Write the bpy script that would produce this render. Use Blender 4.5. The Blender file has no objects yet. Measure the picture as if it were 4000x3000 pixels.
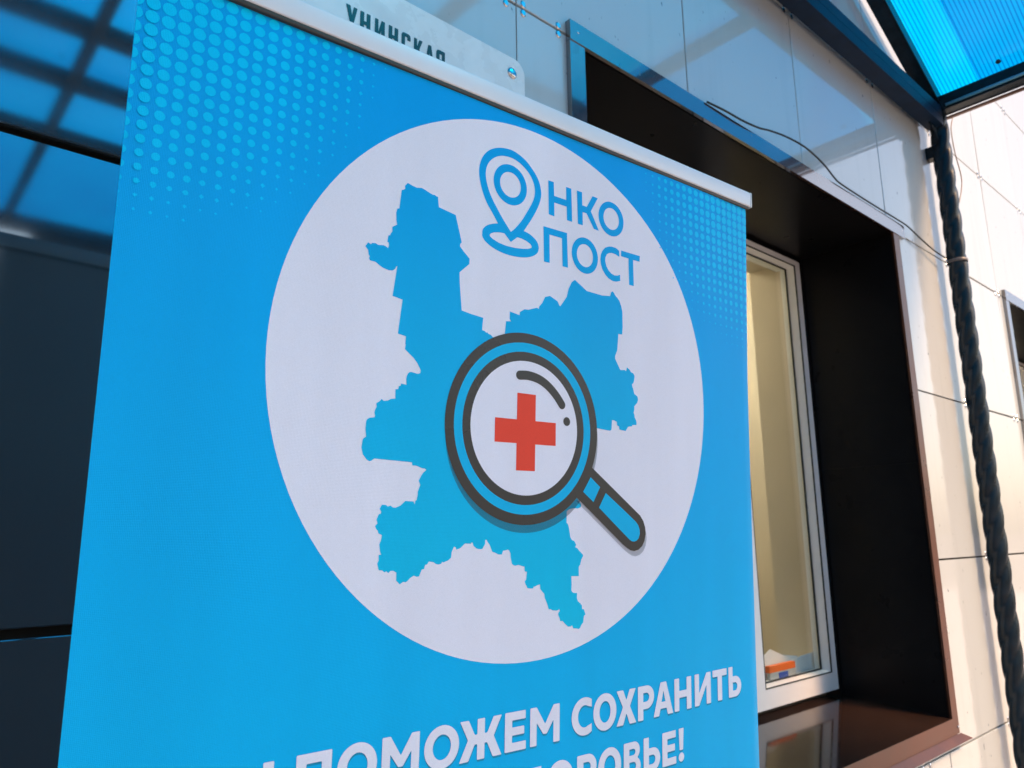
import bpy, bmesh, math, random
from mathutils import Vector, Matrix
from mathutils.geometry import tessellate_polygon
random.seed(7)
SC = bpy.context.scene
COL = SC.collection

# ------------------------------------------------------------------ camera, sky, sun, exposure
EYE = 1.48                                   # camera height above the pavement
cam_d = bpy.data.cameras.new('camera')
cam = bpy.data.objects.new('camera', cam_d); COL.objects.link(cam)
cam_d.sensor_width = 36.0
cam_d.lens = 26.254
cam_d.clip_start = 0.02
cam_d.clip_end = 2000
right = Vector((0.753904, -0.656877, -0.011882))
up = Vector((-0.122595, -0.158426, 0.979731))
back = Vector((-0.645445, -0.737166, -0.199967))
cam.matrix_world = Matrix(((right.x, up.x, back.x, 0), (right.y, up.y, back.y, 0),
                           (right.z, up.z, back.z, EYE), (0, 0, 0, 1)))
cam_d.dof.use_dof = True
cam_d.dof.focus_distance = 0.85
cam_d.dof.aperture_fstop = 11.0
SC.camera = cam

SUN_EL, SUN_AZ = math.radians(45), math.radians(24)      # azimuth measured from straight in front of the wall, to the right
w = bpy.data.worlds.new('World'); SC.world = w; w.use_nodes = True
nt = w.node_tree
bg = nt.nodes['Background']
sky = nt.nodes.new('ShaderNodeTexSky'); sky.sky_type = 'NISHITA'; sky.sun_disc = False
sky.sun_elevation = SUN_EL
sky.sun_rotation = math.pi - SUN_AZ
sky.air_density = 1.0; sky.dust_density = 3.6; sky.ozone_density = 1.0
nt.links.new(sky.outputs[0], bg.inputs[0])
bg.inputs[1].default_value = 0.09
sun_d = bpy.data.lights.new('sun', 'SUN'); sun = bpy.data.objects.new('sun', sun_d); COL.objects.link(sun)
sun_d.energy = 1.9; sun_d.angle = math.radians(10); sun_d.color = (1.0, 0.57, 0.29)
sdir = Vector((math.sin(SUN_AZ) * math.cos(SUN_EL), -math.cos(SUN_AZ) * math.cos(SUN_EL), math.sin(SUN_EL)))
sun.rotation_euler = sdir.to_track_quat('Z', 'Y').to_euler()
sun.location = sdir * 30

SC.view_settings.view_transform = 'Standard'
SC.view_settings.look = 'None'
SC.view_settings.gamma = 1.0
SC.view_settings.use_curve_mapping = False
SC.view_settings.exposure = 1.43
SC.render.engine = 'CYCLES'
SC.cycles.use_denoising = True
SC.cycles.max_bounces = 10
SC.cycles.transparent_max_bounces = 16
SC.cycles.caustics_reflective = False
SC.cycles.caustics_refractive = False
SC.cycles.sample_clamp_indirect = 6.0

# ------------------------------------------------------------------ materials
def new_mat(name):
    m = bpy.data.materials.new(name); m.use_nodes = True
    return m, m.node_tree, m.node_tree.nodes['Principled BSDF']

def N(t, kind, **kw):
    n = t.nodes.new(kind)
    for k, v in kw.items(): setattr(n, k, v)
    return n

def mat(name, col, rough=0.5, metal=0.0, ior=1.5, coat=0.0, coat_r=0.05, noise=0.0, nscale=8.0, bump=0.0, bscale=60.0, rvar=0.0):
    m, t, b = new_mat(name)
    b.inputs['Base Color'].default_value = (*col, 1); b.inputs['Roughness'].default_value = rough
    b.inputs['Metallic'].default_value = metal; b.inputs['IOR'].default_value = ior
    b.inputs['Coat IOR'].default_value = 2.7 if coat else 1.5; b.inputs['Coat Weight'].default_value = coat; b.inputs['Coat Roughness'].default_value = coat_r
    tc = N(t, 'ShaderNodeTexCoord')
    if noise or rvar:
        n = N(t, 'ShaderNodeTexNoise'); n.inputs['Scale'].default_value = nscale; n.inputs['Detail'].default_value = 6
        t.links.new(tc.outputs['Object'], n.inputs['Vector'])
        if noise:
            r = N(t, 'ShaderNodeMapRange'); r.inputs['From Min'].default_value = .3; r.inputs['From Max'].default_value = .7
            r.inputs['To Min'].default_value = 1 - noise; r.inputs['To Max'].default_value = 1 + noise * .4
            t.links.new(n.outputs['Fac'], r.inputs['Value'])
            mx = N(t, 'ShaderNodeVectorMath', operation='SCALE'); mx.inputs[0].default_value = col
            t.links.new(r.outputs[0], mx.inputs['Scale']); t.links.new(mx.outputs[0], b.inputs['Base Color'])
        if rvar:
            r2 = N(t, 'ShaderNodeMapRange'); r2.inputs['From Min'].default_value = .3; r2.inputs['From Max'].default_value = .7
            r2.inputs['To Min'].default_value = max(0.01, rough - rvar); r2.inputs['To Max'].default_value = rough + rvar
            t.links.new(n.outputs['Fac'], r2.inputs['Value']); t.links.new(r2.outputs[0], b.inputs['Roughness'])
    if bump:
        n2 = N(t, 'ShaderNodeTexNoise'); n2.inputs['Scale'].default_value = bscale; n2.inputs['Detail'].default_value = 3
        t.links.new(tc.outputs['Object'], n2.inputs['Vector'])
        bp = N(t, 'ShaderNodeBump'); bp.inputs['Strength'].default_value = bump; bp.inputs['Distance'].default_value = 0.002
        t.links.new(n2.outputs['Fac'], bp.inputs['Height']); t.links.new(bp.outputs[0], b.inputs['Normal'])
    return m

def tile_mat(name, col, rough, ior, speck, dirt=(.10, .14, .15), wav=0.25, metal=0.0):
    """polished slab: even body colour, small dark specks and faint drip stains, a slightly wavy polish"""
    m, t, b = new_mat(name)
    b.inputs['Roughness'].default_value = rough; b.inputs['IOR'].default_value = ior
    b.inputs['Metallic'].default_value = metal
    geo = N(t, 'ShaderNodeNewGeometry'); info = N(t, 'ShaderNodeObjectInfo')
    n1 = N(t, 'ShaderNodeTexNoise'); n1.inputs['Scale'].default_value = 55; n1.inputs['Detail'].default_value = 2
    mp = N(t, 'ShaderNodeMapping'); mp.inputs['Scale'].default_value = (1.0, 1.0, 0.55)
    t.links.new(geo.outputs['Position'], mp.inputs['Vector']); t.links.new(mp.outputs[0], n1.inputs['Vector'])
    r1 = N(t, 'ShaderNodeMapRange'); r1.inputs['From Min'].default_value = .705; r1.inputs['From Max'].default_value = .77
    t.links.new(n1.outputs['Fac'], r1.inputs['Value'])
    n2 = N(t, 'ShaderNodeTexNoise'); n2.inputs['Scale'].default_value = 2.5; n2.inputs['Detail'].default_value = 5
    t.links.new(geo.outputs['Position'], n2.inputs['Vector'])
    mp3 = N(t, 'ShaderNodeMapping'); mp3.inputs['Scale'].default_value = (16, 16, 1.0)
    n3 = N(t, 'ShaderNodeTexNoise'); n3.inputs['Scale'].default_value = 1.0; n3.inputs['Detail'].default_value = 3
    t.links.new(geo.outputs['Position'], mp3.inputs['Vector']); t.links.new(mp3.outputs[0], n3.inputs['Vector'])
    r3 = N(t, 'ShaderNodeMapRange'); r3.inputs['From Min'].default_value = .55; r3.inputs['From Max'].default_value = .9
    r3.inputs['To Max'].default_value = .20
    t.links.new(n3.outputs['Fac'], r3.inputs['Value'])
    tint = N(t, 'ShaderNodeMapRange'); tint.inputs['To Min'].default_value = .95; tint.inputs['To Max'].default_value = 1.03
    t.links.new(info.outputs['Random'], tint.inputs['Value'])
    sc = N(t, 'ShaderNodeVectorMath', operation='SCALE'); sc.inputs[0].default_value = col
    t.links.new(tint.outputs[0], sc.inputs['Scale'])
    mxa = N(t, 'ShaderNodeMix', data_type='RGBA'); mxa.inputs[7].default_value = (*dirt, 1)
    k = N(t, 'ShaderNodeMath', operation='MULTIPLY'); k.inputs[1].default_value = speck
    t.links.new(r1.outputs[0], k.inputs[0])
    ad = N(t, 'ShaderNodeMath', operation='ADD'); ad.use_clamp = True
    mk = N(t, 'ShaderNodeMath', operation='MULTIPLY'); mk.inputs[1].default_value = speck
    t.links.new(r3.outputs[0], mk.inputs[0])
    t.links.new(k.outputs[0], ad.inputs[0]); t.links.new(mk.outputs[0], ad.inputs[1])
    t.links.new(ad.outputs[0], mxa.inputs[0]); t.links.new(sc.outputs[0], mxa.inputs[6])
    t.links.new(mxa.outputs[2], b.inputs['Base Color'])
    rr = N(t, 'ShaderNodeMapRange'); rr.inputs['From Min'].default_value = .35; rr.inputs['From Max'].default_value = .7
    rr.inputs['To Min'].default_value = rough; rr.inputs['To Max'].default_value = rough + .05
    t.links.new(n2.outputs['Fac'], rr.inputs['Value']); t.links.new(rr.outputs[0], b.inputs['Roughness'])
    bp = N(t, 'ShaderNodeBump'); bp.inputs['Strength'].default_value = wav; bp.inputs['Distance'].default_value = 0.004
    n4 = N(t, 'ShaderNodeTexNoise'); n4.inputs['Scale'].default_value = 3.0; n4.inputs['Detail'].default_value = 1
    t.links.new(geo.outputs['Position'], n4.inputs['Vector'])
    t.links.new(n4.outputs['Fac'], bp.inputs['Height']); t.links.new(bp.outputs[0], b.inputs['Normal'])
    return m

def vinyl(name, col, rough=0.40, spec_ior=1.45, spec=.13, col_low=None):
    """printed banner film: flat ink colour on a fine canvas weave with a satin sheen"""
    m, t, b = new_mat(name)
    b.inputs['Base Color'].default_value = (*col, 1); b.inputs['Roughness'].default_value = rough; b.inputs['IOR'].default_value = spec_ior
    b.inputs['Specular IOR Level'].default_value = spec
    tc = N(t, 'ShaderNodeNewGeometry')
    n = N(t, 'ShaderNodeTexNoise'); n.inputs['Scale'].default_value = 900; n.inputs['Detail'].default_value = 1
    t.links.new(tc.outputs['Position'], n.inputs['Vector'])
    wv = N(t, 'ShaderNodeTexWave', wave_type='BANDS', bands_direction='X'); wv.inputs['Scale'].default_value = 240
    wv.inputs['Distortion'].default_value = .6
    wv2 = N(t, 'ShaderNodeTexWave', wave_type='BANDS', bands_direction='Z'); wv2.inputs['Scale'].default_value = 240
    t.links.new(tc.outputs['Position'], wv.inputs['Vector']); t.links.new(tc.outputs['Position'], wv2.inputs['Vector'])
    a = N(t, 'ShaderNodeMath', operation='ADD'); t.links.new(wv.outputs['Fac'], a.inputs[0]); t.links.new(wv2.outputs['Fac'], a.inputs[1])
    a2 = N(t, 'ShaderNodeMath', operation='ADD'); t.links.new(a.outputs[0], a2.inputs[0]); t.links.new(n.outputs['Fac'], a2.inputs[1])
    bp = N(t, 'ShaderNodeBump'); bp.inputs['Strength'].default_value = .18; bp.inputs['Distance'].default_value = 0.0004
    t.links.new(a2.outputs[0], bp.inputs['Height']); t.links.new(bp.outputs[0], b.inputs['Normal'])
    gr = N(t, 'ShaderNodeTexNoise'); gr.inputs['Scale'].default_value = 1500; gr.inputs['Detail'].default_value = 2
    t.links.new(tc.outputs['Position'], gr.inputs['Vector'])
    st = N(t, 'ShaderNodeMapping'); st.inputs['Scale'].default_value = (9, 9, .8)
    t.links.new(tc.outputs['Position'], st.inputs['Vector'])
    sn = N(t, 'ShaderNodeTexNoise'); sn.inputs['Scale'].default_value = 1; sn.inputs['Detail'].default_value = 4
    t.links.new(st.outputs[0], sn.inputs['Vector'])
    g1 = N(t, 'ShaderNodeMapRange'); g1.inputs['From Min'].default_value = .3; g1.inputs['From Max'].default_value = .7; g1.inputs['To Min'].default_value = .95; g1.inputs['To Max'].default_value = 1.05
    g2 = N(t, 'ShaderNodeMapRange'); g2.inputs['From Min'].default_value = .3; g2.inputs['From Max'].default_value = .7; g2.inputs['To Min'].default_value = .95; g2.inputs['To Max'].default_value = 1.05
    t.links.new(gr.outputs['Fac'], g1.inputs['Value']); t.links.new(sn.outputs['Fac'], g2.inputs['Value'])
    gm = N(t, 'ShaderNodeMath', operation='MULTIPLY'); t.links.new(g1.outputs[0], gm.inputs[0]); t.links.new(g2.outputs[0], gm.inputs[1])
    cs_ = N(t, 'ShaderNodeVectorMath', operation='SCALE'); cs_.inputs[0].default_value = col
    if col_low is not None:                     # colour blend from the top of the film down to eye level
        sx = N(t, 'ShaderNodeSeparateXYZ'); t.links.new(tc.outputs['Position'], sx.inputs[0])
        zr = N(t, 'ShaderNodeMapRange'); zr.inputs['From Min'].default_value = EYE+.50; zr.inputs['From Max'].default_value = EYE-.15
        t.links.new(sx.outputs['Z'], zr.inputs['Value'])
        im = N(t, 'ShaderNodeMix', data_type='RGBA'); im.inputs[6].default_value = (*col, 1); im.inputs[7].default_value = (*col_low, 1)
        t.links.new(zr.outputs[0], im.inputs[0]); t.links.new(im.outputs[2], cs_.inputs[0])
    t.links.new(gm.outputs[0], cs_.inputs['Scale']); t.links.new(cs_.outputs[0], b.inputs['Base Color'])
    n5 = N(t, 'ShaderNodeTexNoise'); n5.inputs['Scale'].default_value = 6; n5.inputs['Detail'].default_value = 4
    t.links.new(tc.outputs['Position'], n5.inputs['Vector'])
    r = N(t, 'ShaderNodeMapRange'); r.inputs['From Min'].default_value = .3; r.inputs['From Max'].default_value = .7
    r.inputs['To Min'].default_value = rough - .05; r.inputs['To Max'].default_value = rough + .06
    t.links.new(n5.outputs['Fac'], r.inputs['Value']); t.links.new(r.outputs[0], b.inputs['Roughness'])
    return m

def thin_fresnel(t, ior):
    g = N(t, 'ShaderNodeNewGeometry'); mr = N(t, 'ShaderNodeMapRange')
    mr.inputs['To Min'].default_value = ior; mr.inputs['To Max'].default_value = 1/ior
    t.links.new(g.outputs['Backfacing'], mr.inputs['Value'])
    fr = N(t, 'ShaderNodeFresnel'); t.links.new(mr.outputs[0], fr.inputs[0]); return fr

def glass_mat(name, tint=(.93, .97, .96)):
    m, t, b = new_mat(name); t.nodes.remove(b)
    tr = N(t, 'ShaderNodeBsdfTransparent'); tr.inputs[0].default_value = (*tint, 1)
    gl = N(t, 'ShaderNodeBsdfGlossy'); gl.inputs['Roughness'].default_value = 0.01
    fr = thin_fresnel(t, 1.5)
    mx = N(t, 'ShaderNodeMixShader'); t.links.new(fr.outputs[0], mx.inputs[0]); t.links.new(tr.outputs[0], mx.inputs[1]); t.links.new(gl.outputs[0], mx.inputs[2])
    t.links.new(mx.outputs[0], t.nodes['Material Output'].inputs[0]); return m

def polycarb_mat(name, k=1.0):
    """blue twin-wall polycarbonate: the internal webs run up the slope every 14.5 mm"""
    m, t, b = new_mat(name); t.nodes.remove(b)
    tc = N(t, 'ShaderNodeTexCoord')
    wv = N(t, 'ShaderNodeTexWave', wave_type='BANDS', bands_direction='Y'); wv.inputs['Scale'].default_value = .314159 / .0145
    t.links.new(tc.outputs['Object'], wv.inputs['Vector'])
    n = N(t, 'ShaderNodeTexNoise'); n.inputs['Scale'].default_value = 1.1; n.inputs['Detail'].default_value = 6
    t.links.new(tc.outputs['Object'], n.inputs['Vector'])
    ramp = N(t, 'ShaderNodeMapRange'); ramp.inputs['From Min'].default_value = .0; ramp.inputs['From Max'].default_value = .45
    t.links.new(wv.outputs['Fac'], ramp.inputs['Value'])
    dn = N(t, 'ShaderNodeMapRange'); dn.inputs['From Min'].default_value = .3; dn.inputs['From Max'].default_value = .7; dn.inputs['To Min'].default_value = .35; dn.inputs['To Max'].default_value = 1.1
    t.links.new(n.outputs['Fac'], dn.inputs['Value'])
    rm = N(t, 'ShaderNodeMath', operation='MULTIPLY'); t.links.new(ramp.outputs[0], rm.inputs[0]); t.links.new(dn.outputs[0], rm.inputs[1])
    c1 = N(t, 'ShaderNodeMix', data_type='RGBA'); c1.inputs[6].default_value = (.0, .22, .62, 1); c1.inputs[7].default_value = (.0, .50, .98, 1)
    t.links.new(rm.outputs[0], c1.inputs[0])
    c2 = N(t, 'ShaderNodeMix', data_type='RGBA'); c2.inputs[6].default_value = (.0, .18, .56, 1); c2.inputs[7].default_value = (.0, .46, .95, 1)
    t.links.new(rm.outputs[0], c2.inputs[0])
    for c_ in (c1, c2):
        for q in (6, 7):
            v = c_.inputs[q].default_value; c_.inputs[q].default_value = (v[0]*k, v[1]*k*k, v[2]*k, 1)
    tl = N(t, 'ShaderNodeBsdfTranslucent'); t.links.new(c1.outputs[2], tl.inputs[0])
    tr = N(t, 'ShaderNodeBsdfTransparent'); t.links.new(c2.outputs[2], tr.inputs[0])
    mx = N(t, 'ShaderNodeMixShader'); mx.inputs[0].default_value = .38
    t.links.new(tl.outputs[0], mx.inputs[1]); t.links.new(tr.outputs[0], mx.inputs[2])
    gl = N(t, 'ShaderNodeBsdfGlossy'); gl.inputs['Roughness'].default_value = 0.12
    fr = thin_fresnel(t, 1.3)
    mx2 = N(t, 'ShaderNodeMixShader'); t.links.new(fr.outputs[0], mx2.inputs[0]); t.links.new(mx.outputs[0], mx2.inputs[1]); t.links.new(gl.outputs[0], mx2.inputs[2])
    t.links.new(mx2.outputs[0], t.nodes['Material Output'].inputs[0]); return m

def film_mat(name, alpha):
    """the grey half-tone film of a printed drop shadow (part of the artwork)"""
    m, t, b = new_mat(name)
    b.inputs['Base Color'].default_value = (.02, .05, .06, 1); b.inputs['Roughness'].default_value = .45
    b.inputs['Alpha'].default_value = alpha; return m

def emit_mat(name, col, k):
    m, t, b = new_mat(name)
    b.inputs['Emission Color'].default_value = (*col, 1); b.inputs['Emission Strength'].default_value = k
    return m

M = dict(
    tile=tile_mat('white_porcelain', (.50, .54, .545), .045, 1.78, .8),
    dark=tile_mat('dark_gloss_panel', (.23, .31, .37), .04, 1.5, .20, (.16, .17, .18), .10, .92),
    backing=mat('dark_backing', (.025, .024, .022), .8),
    brown=mat('brown_sheet_metal', (.045, .019, .013), .26, 0.0, 1.5, coat=1.0, coat_r=.05, noise=.12, nscale=12, rvar=.02),
    sillm=mat('polished_brown_sill', (.03, .016, .012), .09, 0.0, 1.6, noise=.3, nscale=30, rvar=.03),
    copper=mat('copper_brown_sheet', (.12, .045, .026), .32, .25, 1.5, noise=.2, nscale=14, rvar=.05),
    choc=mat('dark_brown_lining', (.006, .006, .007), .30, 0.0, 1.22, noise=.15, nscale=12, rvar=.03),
    steel=mat('dark_painted_steel', (.006, .016, .026), .27, 0.0, 1.35, noise=.4, nscale=25, bump=.2, bscale=90),
    steelface=mat('blue_black_paint', (.005, .018, .042), .45, 0.0, 1.22, noise=.3, nscale=18),
    poly=polycarb_mat('blue_polycarbonate'),
    poly_deep=polycarb_mat('deeper_blue_polycarbonate', .80),
    pvc=mat('white_window_plastic', (.78, .78, .77), .28, noise=.04, nscale=6),
    gasket=mat('black_rubber', (.012, .02, .02), .6),
    glass=glass_mat('window_glass'),
    blind=mat('beige_blind', (.62, .55, .43), .8, noise=.08, nscale=3),
    fill_panel=emit_mat('warm_added_light', (1.0, .88, .72), 11.5),  # emission for the unseen panel added inside the room
    paper=mat('white_paper', (.75, .78, .80), .7),
    orange=mat('orange_card', (.85, .16, .03), .5),
    bluecard=mat('blue_card', (.05, .10, .45), .5),
    plate=mat('weathered_white_enamel', (.84, .84, .83), .30, noise=.12, nscale=14, bump=.15, bscale=40, rvar=.1),
    black=mat('black_letter_enamel', (.012, .03, .035), .35),
    zinc=mat('zinc_screw', (.55, .56, .58), .18, 1.0),
    alu=mat('pale_anodised_aluminium', (.80, .81, .83), .34, 0.0, 1.5, noise=.04, nscale=5),
    alu_dark=mat('bronze_slot_shade', (.05, .035, .022), .5),
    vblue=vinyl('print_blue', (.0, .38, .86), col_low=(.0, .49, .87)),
    vdot=vinyl('print_cyan', (.0, .61, .97)),
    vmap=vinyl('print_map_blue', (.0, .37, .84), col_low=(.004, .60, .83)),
    vwhite=vinyl('print_white', (.91, .86, .92)),
    vdark=vinyl('print_charcoal', (.015, .018, .018), .30, spec=.6),
    vcyan=vinyl('print_bright_cyan', (.006, .50, .83)),
    vred=vinyl('print_red', (.95, .080, .045)),
    vback=mat('grey_film_back', (.45, .46, .48), .6),
    film=film_mat('print_shadow', .40),
    film2=film_mat('print_text_shadow', .30),
    rubber=mat('black_cable', (.005, .008, .008), .6),
    tape=mat('dark_tape', (.10, .09, .09), .4),
    wire=mat('brown_wire', (.18, .09, .03), .5),
    led=mat('dull_blue_led_tube', (.14, .42, .62), .25),
    pave=mat('grey_paving', (.46, .45, .44), .85, noise=.25, nscale=5, bump=.3, bscale=80),
    asphalt=mat('asphalt', (.10, .098, .095), .9, noise=.3, nscale=30),
    kerb=mat('kerb_concrete', (.36, .35, .33), .85, noise=.2, nscale=9),
    brick=mat('dark_brick', (.17, .15, .145), .85, noise=.3, nscale=10),
    roof=mat('grey_roof', (.05, .05, .055), .7, noise=.2),
    dkglass=mat('dark_window', (.02, .025, .03), .08),
    trunk=mat('bark', (.08, .055, .035), .9, noise=.3, nscale=20),
    leaf=mat('leaves', (.055, .085, .03), .6, noise=.5, nscale=2),
)

# ------------------------------------------------------------------ mesh helpers
def link(name, me, material, parent=None, smooth=False):
    o = bpy.data.objects.new(name, me); COL.objects.link(o)
    if material is not None and not me.materials: me.materials.append(material)
    if parent is not None: o.parent = parent
    if smooth:
        for p in me.polygons: p.use_smooth = True
    return o

def pmesh(name, verts, faces):
    me = bpy.data.meshes.new(name); me.from_pydata([tuple(v) for v in verts], [], faces); me.update(); return me

def bm_box(bm, x0, x1, y0, y1, z0, z1):
    v = [bm.verts.new(c) for c in ((x0,y0,z0),(x1,y0,z0),(x1,y1,z0),(x0,y1,z0),(x0,y0,z1),(x1,y0,z1),(x1,y1,z1),(x0,y1,z1))]
    for f in ((0,3,2,1),(4,5,6,7),(0,1,5,4),(1,2,6,5),(2,3,7,6),(3,0,4,7)): bm.faces.new([v[i] for i in f])

def to_mesh(bm, name, bevel=0.0, seg=2):
    if bevel:
        bmesh.ops.bevel(bm, geom=[e for e in bm.edges if len(e.link_faces) == 2 and e.calc_face_angle(0) > .5], offset=bevel, segments=seg, affect='EDGES', profile=.5)
    bmesh.ops.recalc_face_normals(bm, faces=bm.faces)
    me = bpy.data.meshes.new(name); bm.to_mesh(me); bm.free(); return me

def box(name, x, y, z, material, parent=None, bevel=0.0, seg=2, smooth=False):
    bm = bmesh.new(); bm_box(bm, x[0], x[1], y[0], y[1], z[0], z[1])
    return link(name, to_mesh(bm, name, bevel, seg), material, parent, smooth)

def tube(name, pts, r, material, parent=None, seg=8, closed_ends=True):
    pts = [Vector(p) for p in pts]; verts = []; faces = []
    prev = None
    for i, p in enumerate(pts):
        d = (pts[min(i+1, len(pts)-1)] - pts[max(i-1, 0)]).normalized()
        a = prev if prev is not None else (Vector((0,0,1)) if abs(d.z) < .9 else Vector((1,0,0)))
        a = (a - d * a.dot(d)).normalized(); b = d.cross(a); prev = a
        for k in range(seg):
            t = 2*math.pi*k/seg; verts.append(p + (a*math.cos(t) + b*math.sin(t)) * r)
    for i in range(len(pts)-1):
        for k in range(seg):
            faces.append((i*seg+k, i*seg+(k+1) % seg, (i+1)*seg+(k+1) % seg, (i+1)*seg+k))
    if closed_ends:
        faces.append(tuple(range(seg-1, -1, -1))); faces.append(tuple((len(pts)-1)*seg+k for k in range(seg)))
    return link(name, pmesh(name, verts, faces), material, parent, True)

def spline(pts, n=8):
    P = [Vector(p) for p in pts]; out = []
    for i in range(len(P)-1):
        p0, p1, p2, p3 = P[max(i-1,0)], P[i], P[i+1], P[min(i+2,len(P)-1)]
        for k in range(n):
            t = k/n; out.append(.5*((2*p1)+(p2-p0)*t+(2*p0-5*p1+4*p2-p3)*t*t+(3*p1-p0-3*p2+p3)*t**3))
    out.append(P[-1]); return out

def thing(name, label, cat, loc=(0,0,0), group=None):
    o = bpy.data.objects.new(name, None); COL.objects.link(o); o.location = loc
    o['label'] = label; o['category'] = cat
    o.empty_display_size = .1
    if group: o['group'] = group
    return o

def tag(o, label, cat, group=None):
    o['label'] = label; o['category'] = cat
    if group: o['group'] = group
    return o

def copy_tree(o, parent=None, off=None):
    c = o.copy(); COL.objects.link(c); c.parent = parent
    if off is not None: c.location = Vector(o.location) + Vector(off)
    for ch in o.children: copy_tree(ch, c)
    return c

# ------------------------------------------------------------------ setting: pavement, kerb, road
g = box('ground', (-300, 300), (-300, 300), (-.30, -.12), M['asphalt']); g['kind'] = 'structure'
pv = box('pavement', (-12, 22), (-9.2, 6), (-.119, 0), M['pave']); pv['kind'] = 'structure'
kb = box('kerb', (-12, 22), (-9.36, -9.204), (-.119, .012), M['kerb'], bevel=.012); kb['kind'] = 'structure'

# ------------------------------------------------------------------ the clad building
YW = 1.035                                    # face of the cladding
WX0, WX1, WZ0, WZ1 = 1.127, 2.782, EYE-.600, EYE+1.0874       # clear opening of the near window
DX2 = 2.975                                   # the next window along
bld = thing('clad_building', 'building front in glossy white square tiles with dark polished panels beside the banner', 'building', (0, 0, 0))
HOLES = [(WX0-.008+d, WX1+.008+d, WZ0-.04, WZ1+.008) for d in (0, DX2)]

def rect_minus(r, holes):
    rs = [r]
    for (hx0, hx1, hz0, hz1) in holes:
        out = []
        for (x0, x1, z0, z1) in rs:
            if hx1 <= x0 or hx0 >= x1 or hz1 <= z0 or hz0 >= z1: out.append((x0, x1, z0, z1)); continue
            if z0 < hz0: out.append((x0, x1, z0, hz0))
            if z1 > hz1: out.append((x0, x1, hz1, z1))
            za, zb = max(z0, hz0), min(z1, hz1)
            if x0 < hx0: out.append((x0, hx0, za, zb))
            if x1 > hx1: out.append((hx1, x1, za, zb))
        rs = out
    return rs

# structural wall behind the cladding, with the window openings cut through
bm = bmesh.new()
for (x0, x1, z0, z1) in rect_minus((-3.0, 8.2, -.02, 6.2), HOLES): bm_box(bm, x0, x1, YW+.028, YW+.30, z0, z1)
link('wall_core', to_mesh(bm, 'wall_core'), M['backing'], bld)

def slab_mesh(name, wd, ht, th, ch):
    """one slab, front face towards -Y with a small arris"""
    a, b = wd/2, ht/2
    V = [(-a+ch,-0,-b+ch),(a-ch,0,-b+ch),(a-ch,0,b-ch),(-a+ch,0,b-ch),(-a,ch,-b),(a,ch,-b),(a,ch,b),(-a,ch,b),(-a,th,-b),(a,th,-b),(a,th,b),(-a,th,b)]
    F = [(0,1,2,3),(4,5,1,0),(5,6,2,1),(6,7,3,2),(7,4,0,3),(8,9,5,4),(9,10,6,5),(10,11,7,6),(11,8,4,7)]
    return pmesh(name, V, F)

TX, TZ = .61, .6008
GAPX, GAPZ = .0024, .0062
X_SEAM = .931; Z_SEAM = EYE - .6976
full = slab_mesh('tile', TX-GAPX, TZ-GAPZ, .011, .0012); full.materials.append(M['tile'])
zs = [Z_SEAM + TZ*k for k in range(-2, 8)]
for i in range(-1, 11):
    for z in zs:
        x0, x1, z0, z1 = X_SEAM+TX*i+GAPX/2, X_SEAM+TX*(i+1)-GAPX/2, z+GAPZ/2, z+TZ-GAPZ/2
        if z1 < .02: continue
        z0 = max(z0, .012)
        rs = rect_minus((x0, x1, z0, z1), HOLES)
        if not rs: continue
        if len(rs) == 1 and abs((rs[0][1]-rs[0][0])-(TX-GAPX)) < 1e-6 and abs((rs[0][3]-rs[0][2])-(TZ-GAPZ)) < 1e-6:
            o = link('tile', full, None, bld)
            o.location = ((x0+x1)/2, YW+random.uniform(-.0008, .0008), (z0+z1)/2)
            o.rotation_euler = (math.radians(random.gauss(0, .10)), 0, math.radians(random.gauss(0, .10)))
        else:
            bm = bmesh.new()
            for q in rs: bm_box(bm, q[0], q[1], YW, YW+.011, q[2], q[3])
            link('tile', to_mesh(bm, 'cut_tile'), M['tile'], bld)

dk = slab_mesh('dark_panel', 1.208, TZ-.011, .011, .0016); dk.materials.append(M['dark'])
for i in (0, 1):
    for z in zs:
        z0, z1 = z-.0045+.0055, z-.0045+TZ-.0055
        if z1 < .3: continue
        if z0 < .012:
            box('dark_panel', (.317-1.208-1.212*i, .317-1.212*i), (YW, YW+.011), (.012, z1), M['dark'], bld); continue
        o = link('dark_panel', dk, None, bld)
        o.location = (.317-.604-1.212*i, YW, (z0+z1)/2)
        o.rotation_euler = (math.radians(random.gauss(0, .06)), 0, math.radians(random.gauss(0, .06)))

# stainless retaining clips that hold the slabs at the bed joints
def clip_mesh():
    bm = bmesh.new()
    for s in (-1, 1):
        vs = []
        for k in range(12):
            t = 2*math.pi*k/12; vs.append((.0078*math.cos(t), s*.0105+.0095*math.sin(t)))
        lo = [bm.verts.new((x, 0, z)) for x, z in vs]; hi = [bm.verts.new((x*.7, -.0022, s*.0105+(z-s*.0105)*.7)) for x, z in vs]
        for k in range(12): bm.faces.new((lo[k], lo[(k+1) % 12], hi[(k+1) % 12], hi[k]))
        bm.faces.new(hi)
    return to_mesh(bm, 'clip')
cm = clip_mesh(); cm.materials.append(M['zinc'])
for z in zs[1:]:
    for i in range(-1, 9):
        for dx in (-.030, .019):
            x = X_SEAM+TX*i+dx
            if any(h[0]-.07 < x < h[1]+.07 and h[2]-.06 < z < h[3]+.02 for h in HOLES): continue
            o = link('clip', cm, None, bld); o.location = (x, YW-.0006, z)
for dx in (-.024,):
    o = link('clip', cm, None, bld); o.location = (1.079+dx, YW-.0006, zs[5])
o = link('clip', cm, None, bld); o.location = (2.60, YW-.0006, zs[2])
o = link('clip', cm, None, bld); o.location = (2.545, YW-.0006, zs[2])

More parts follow.
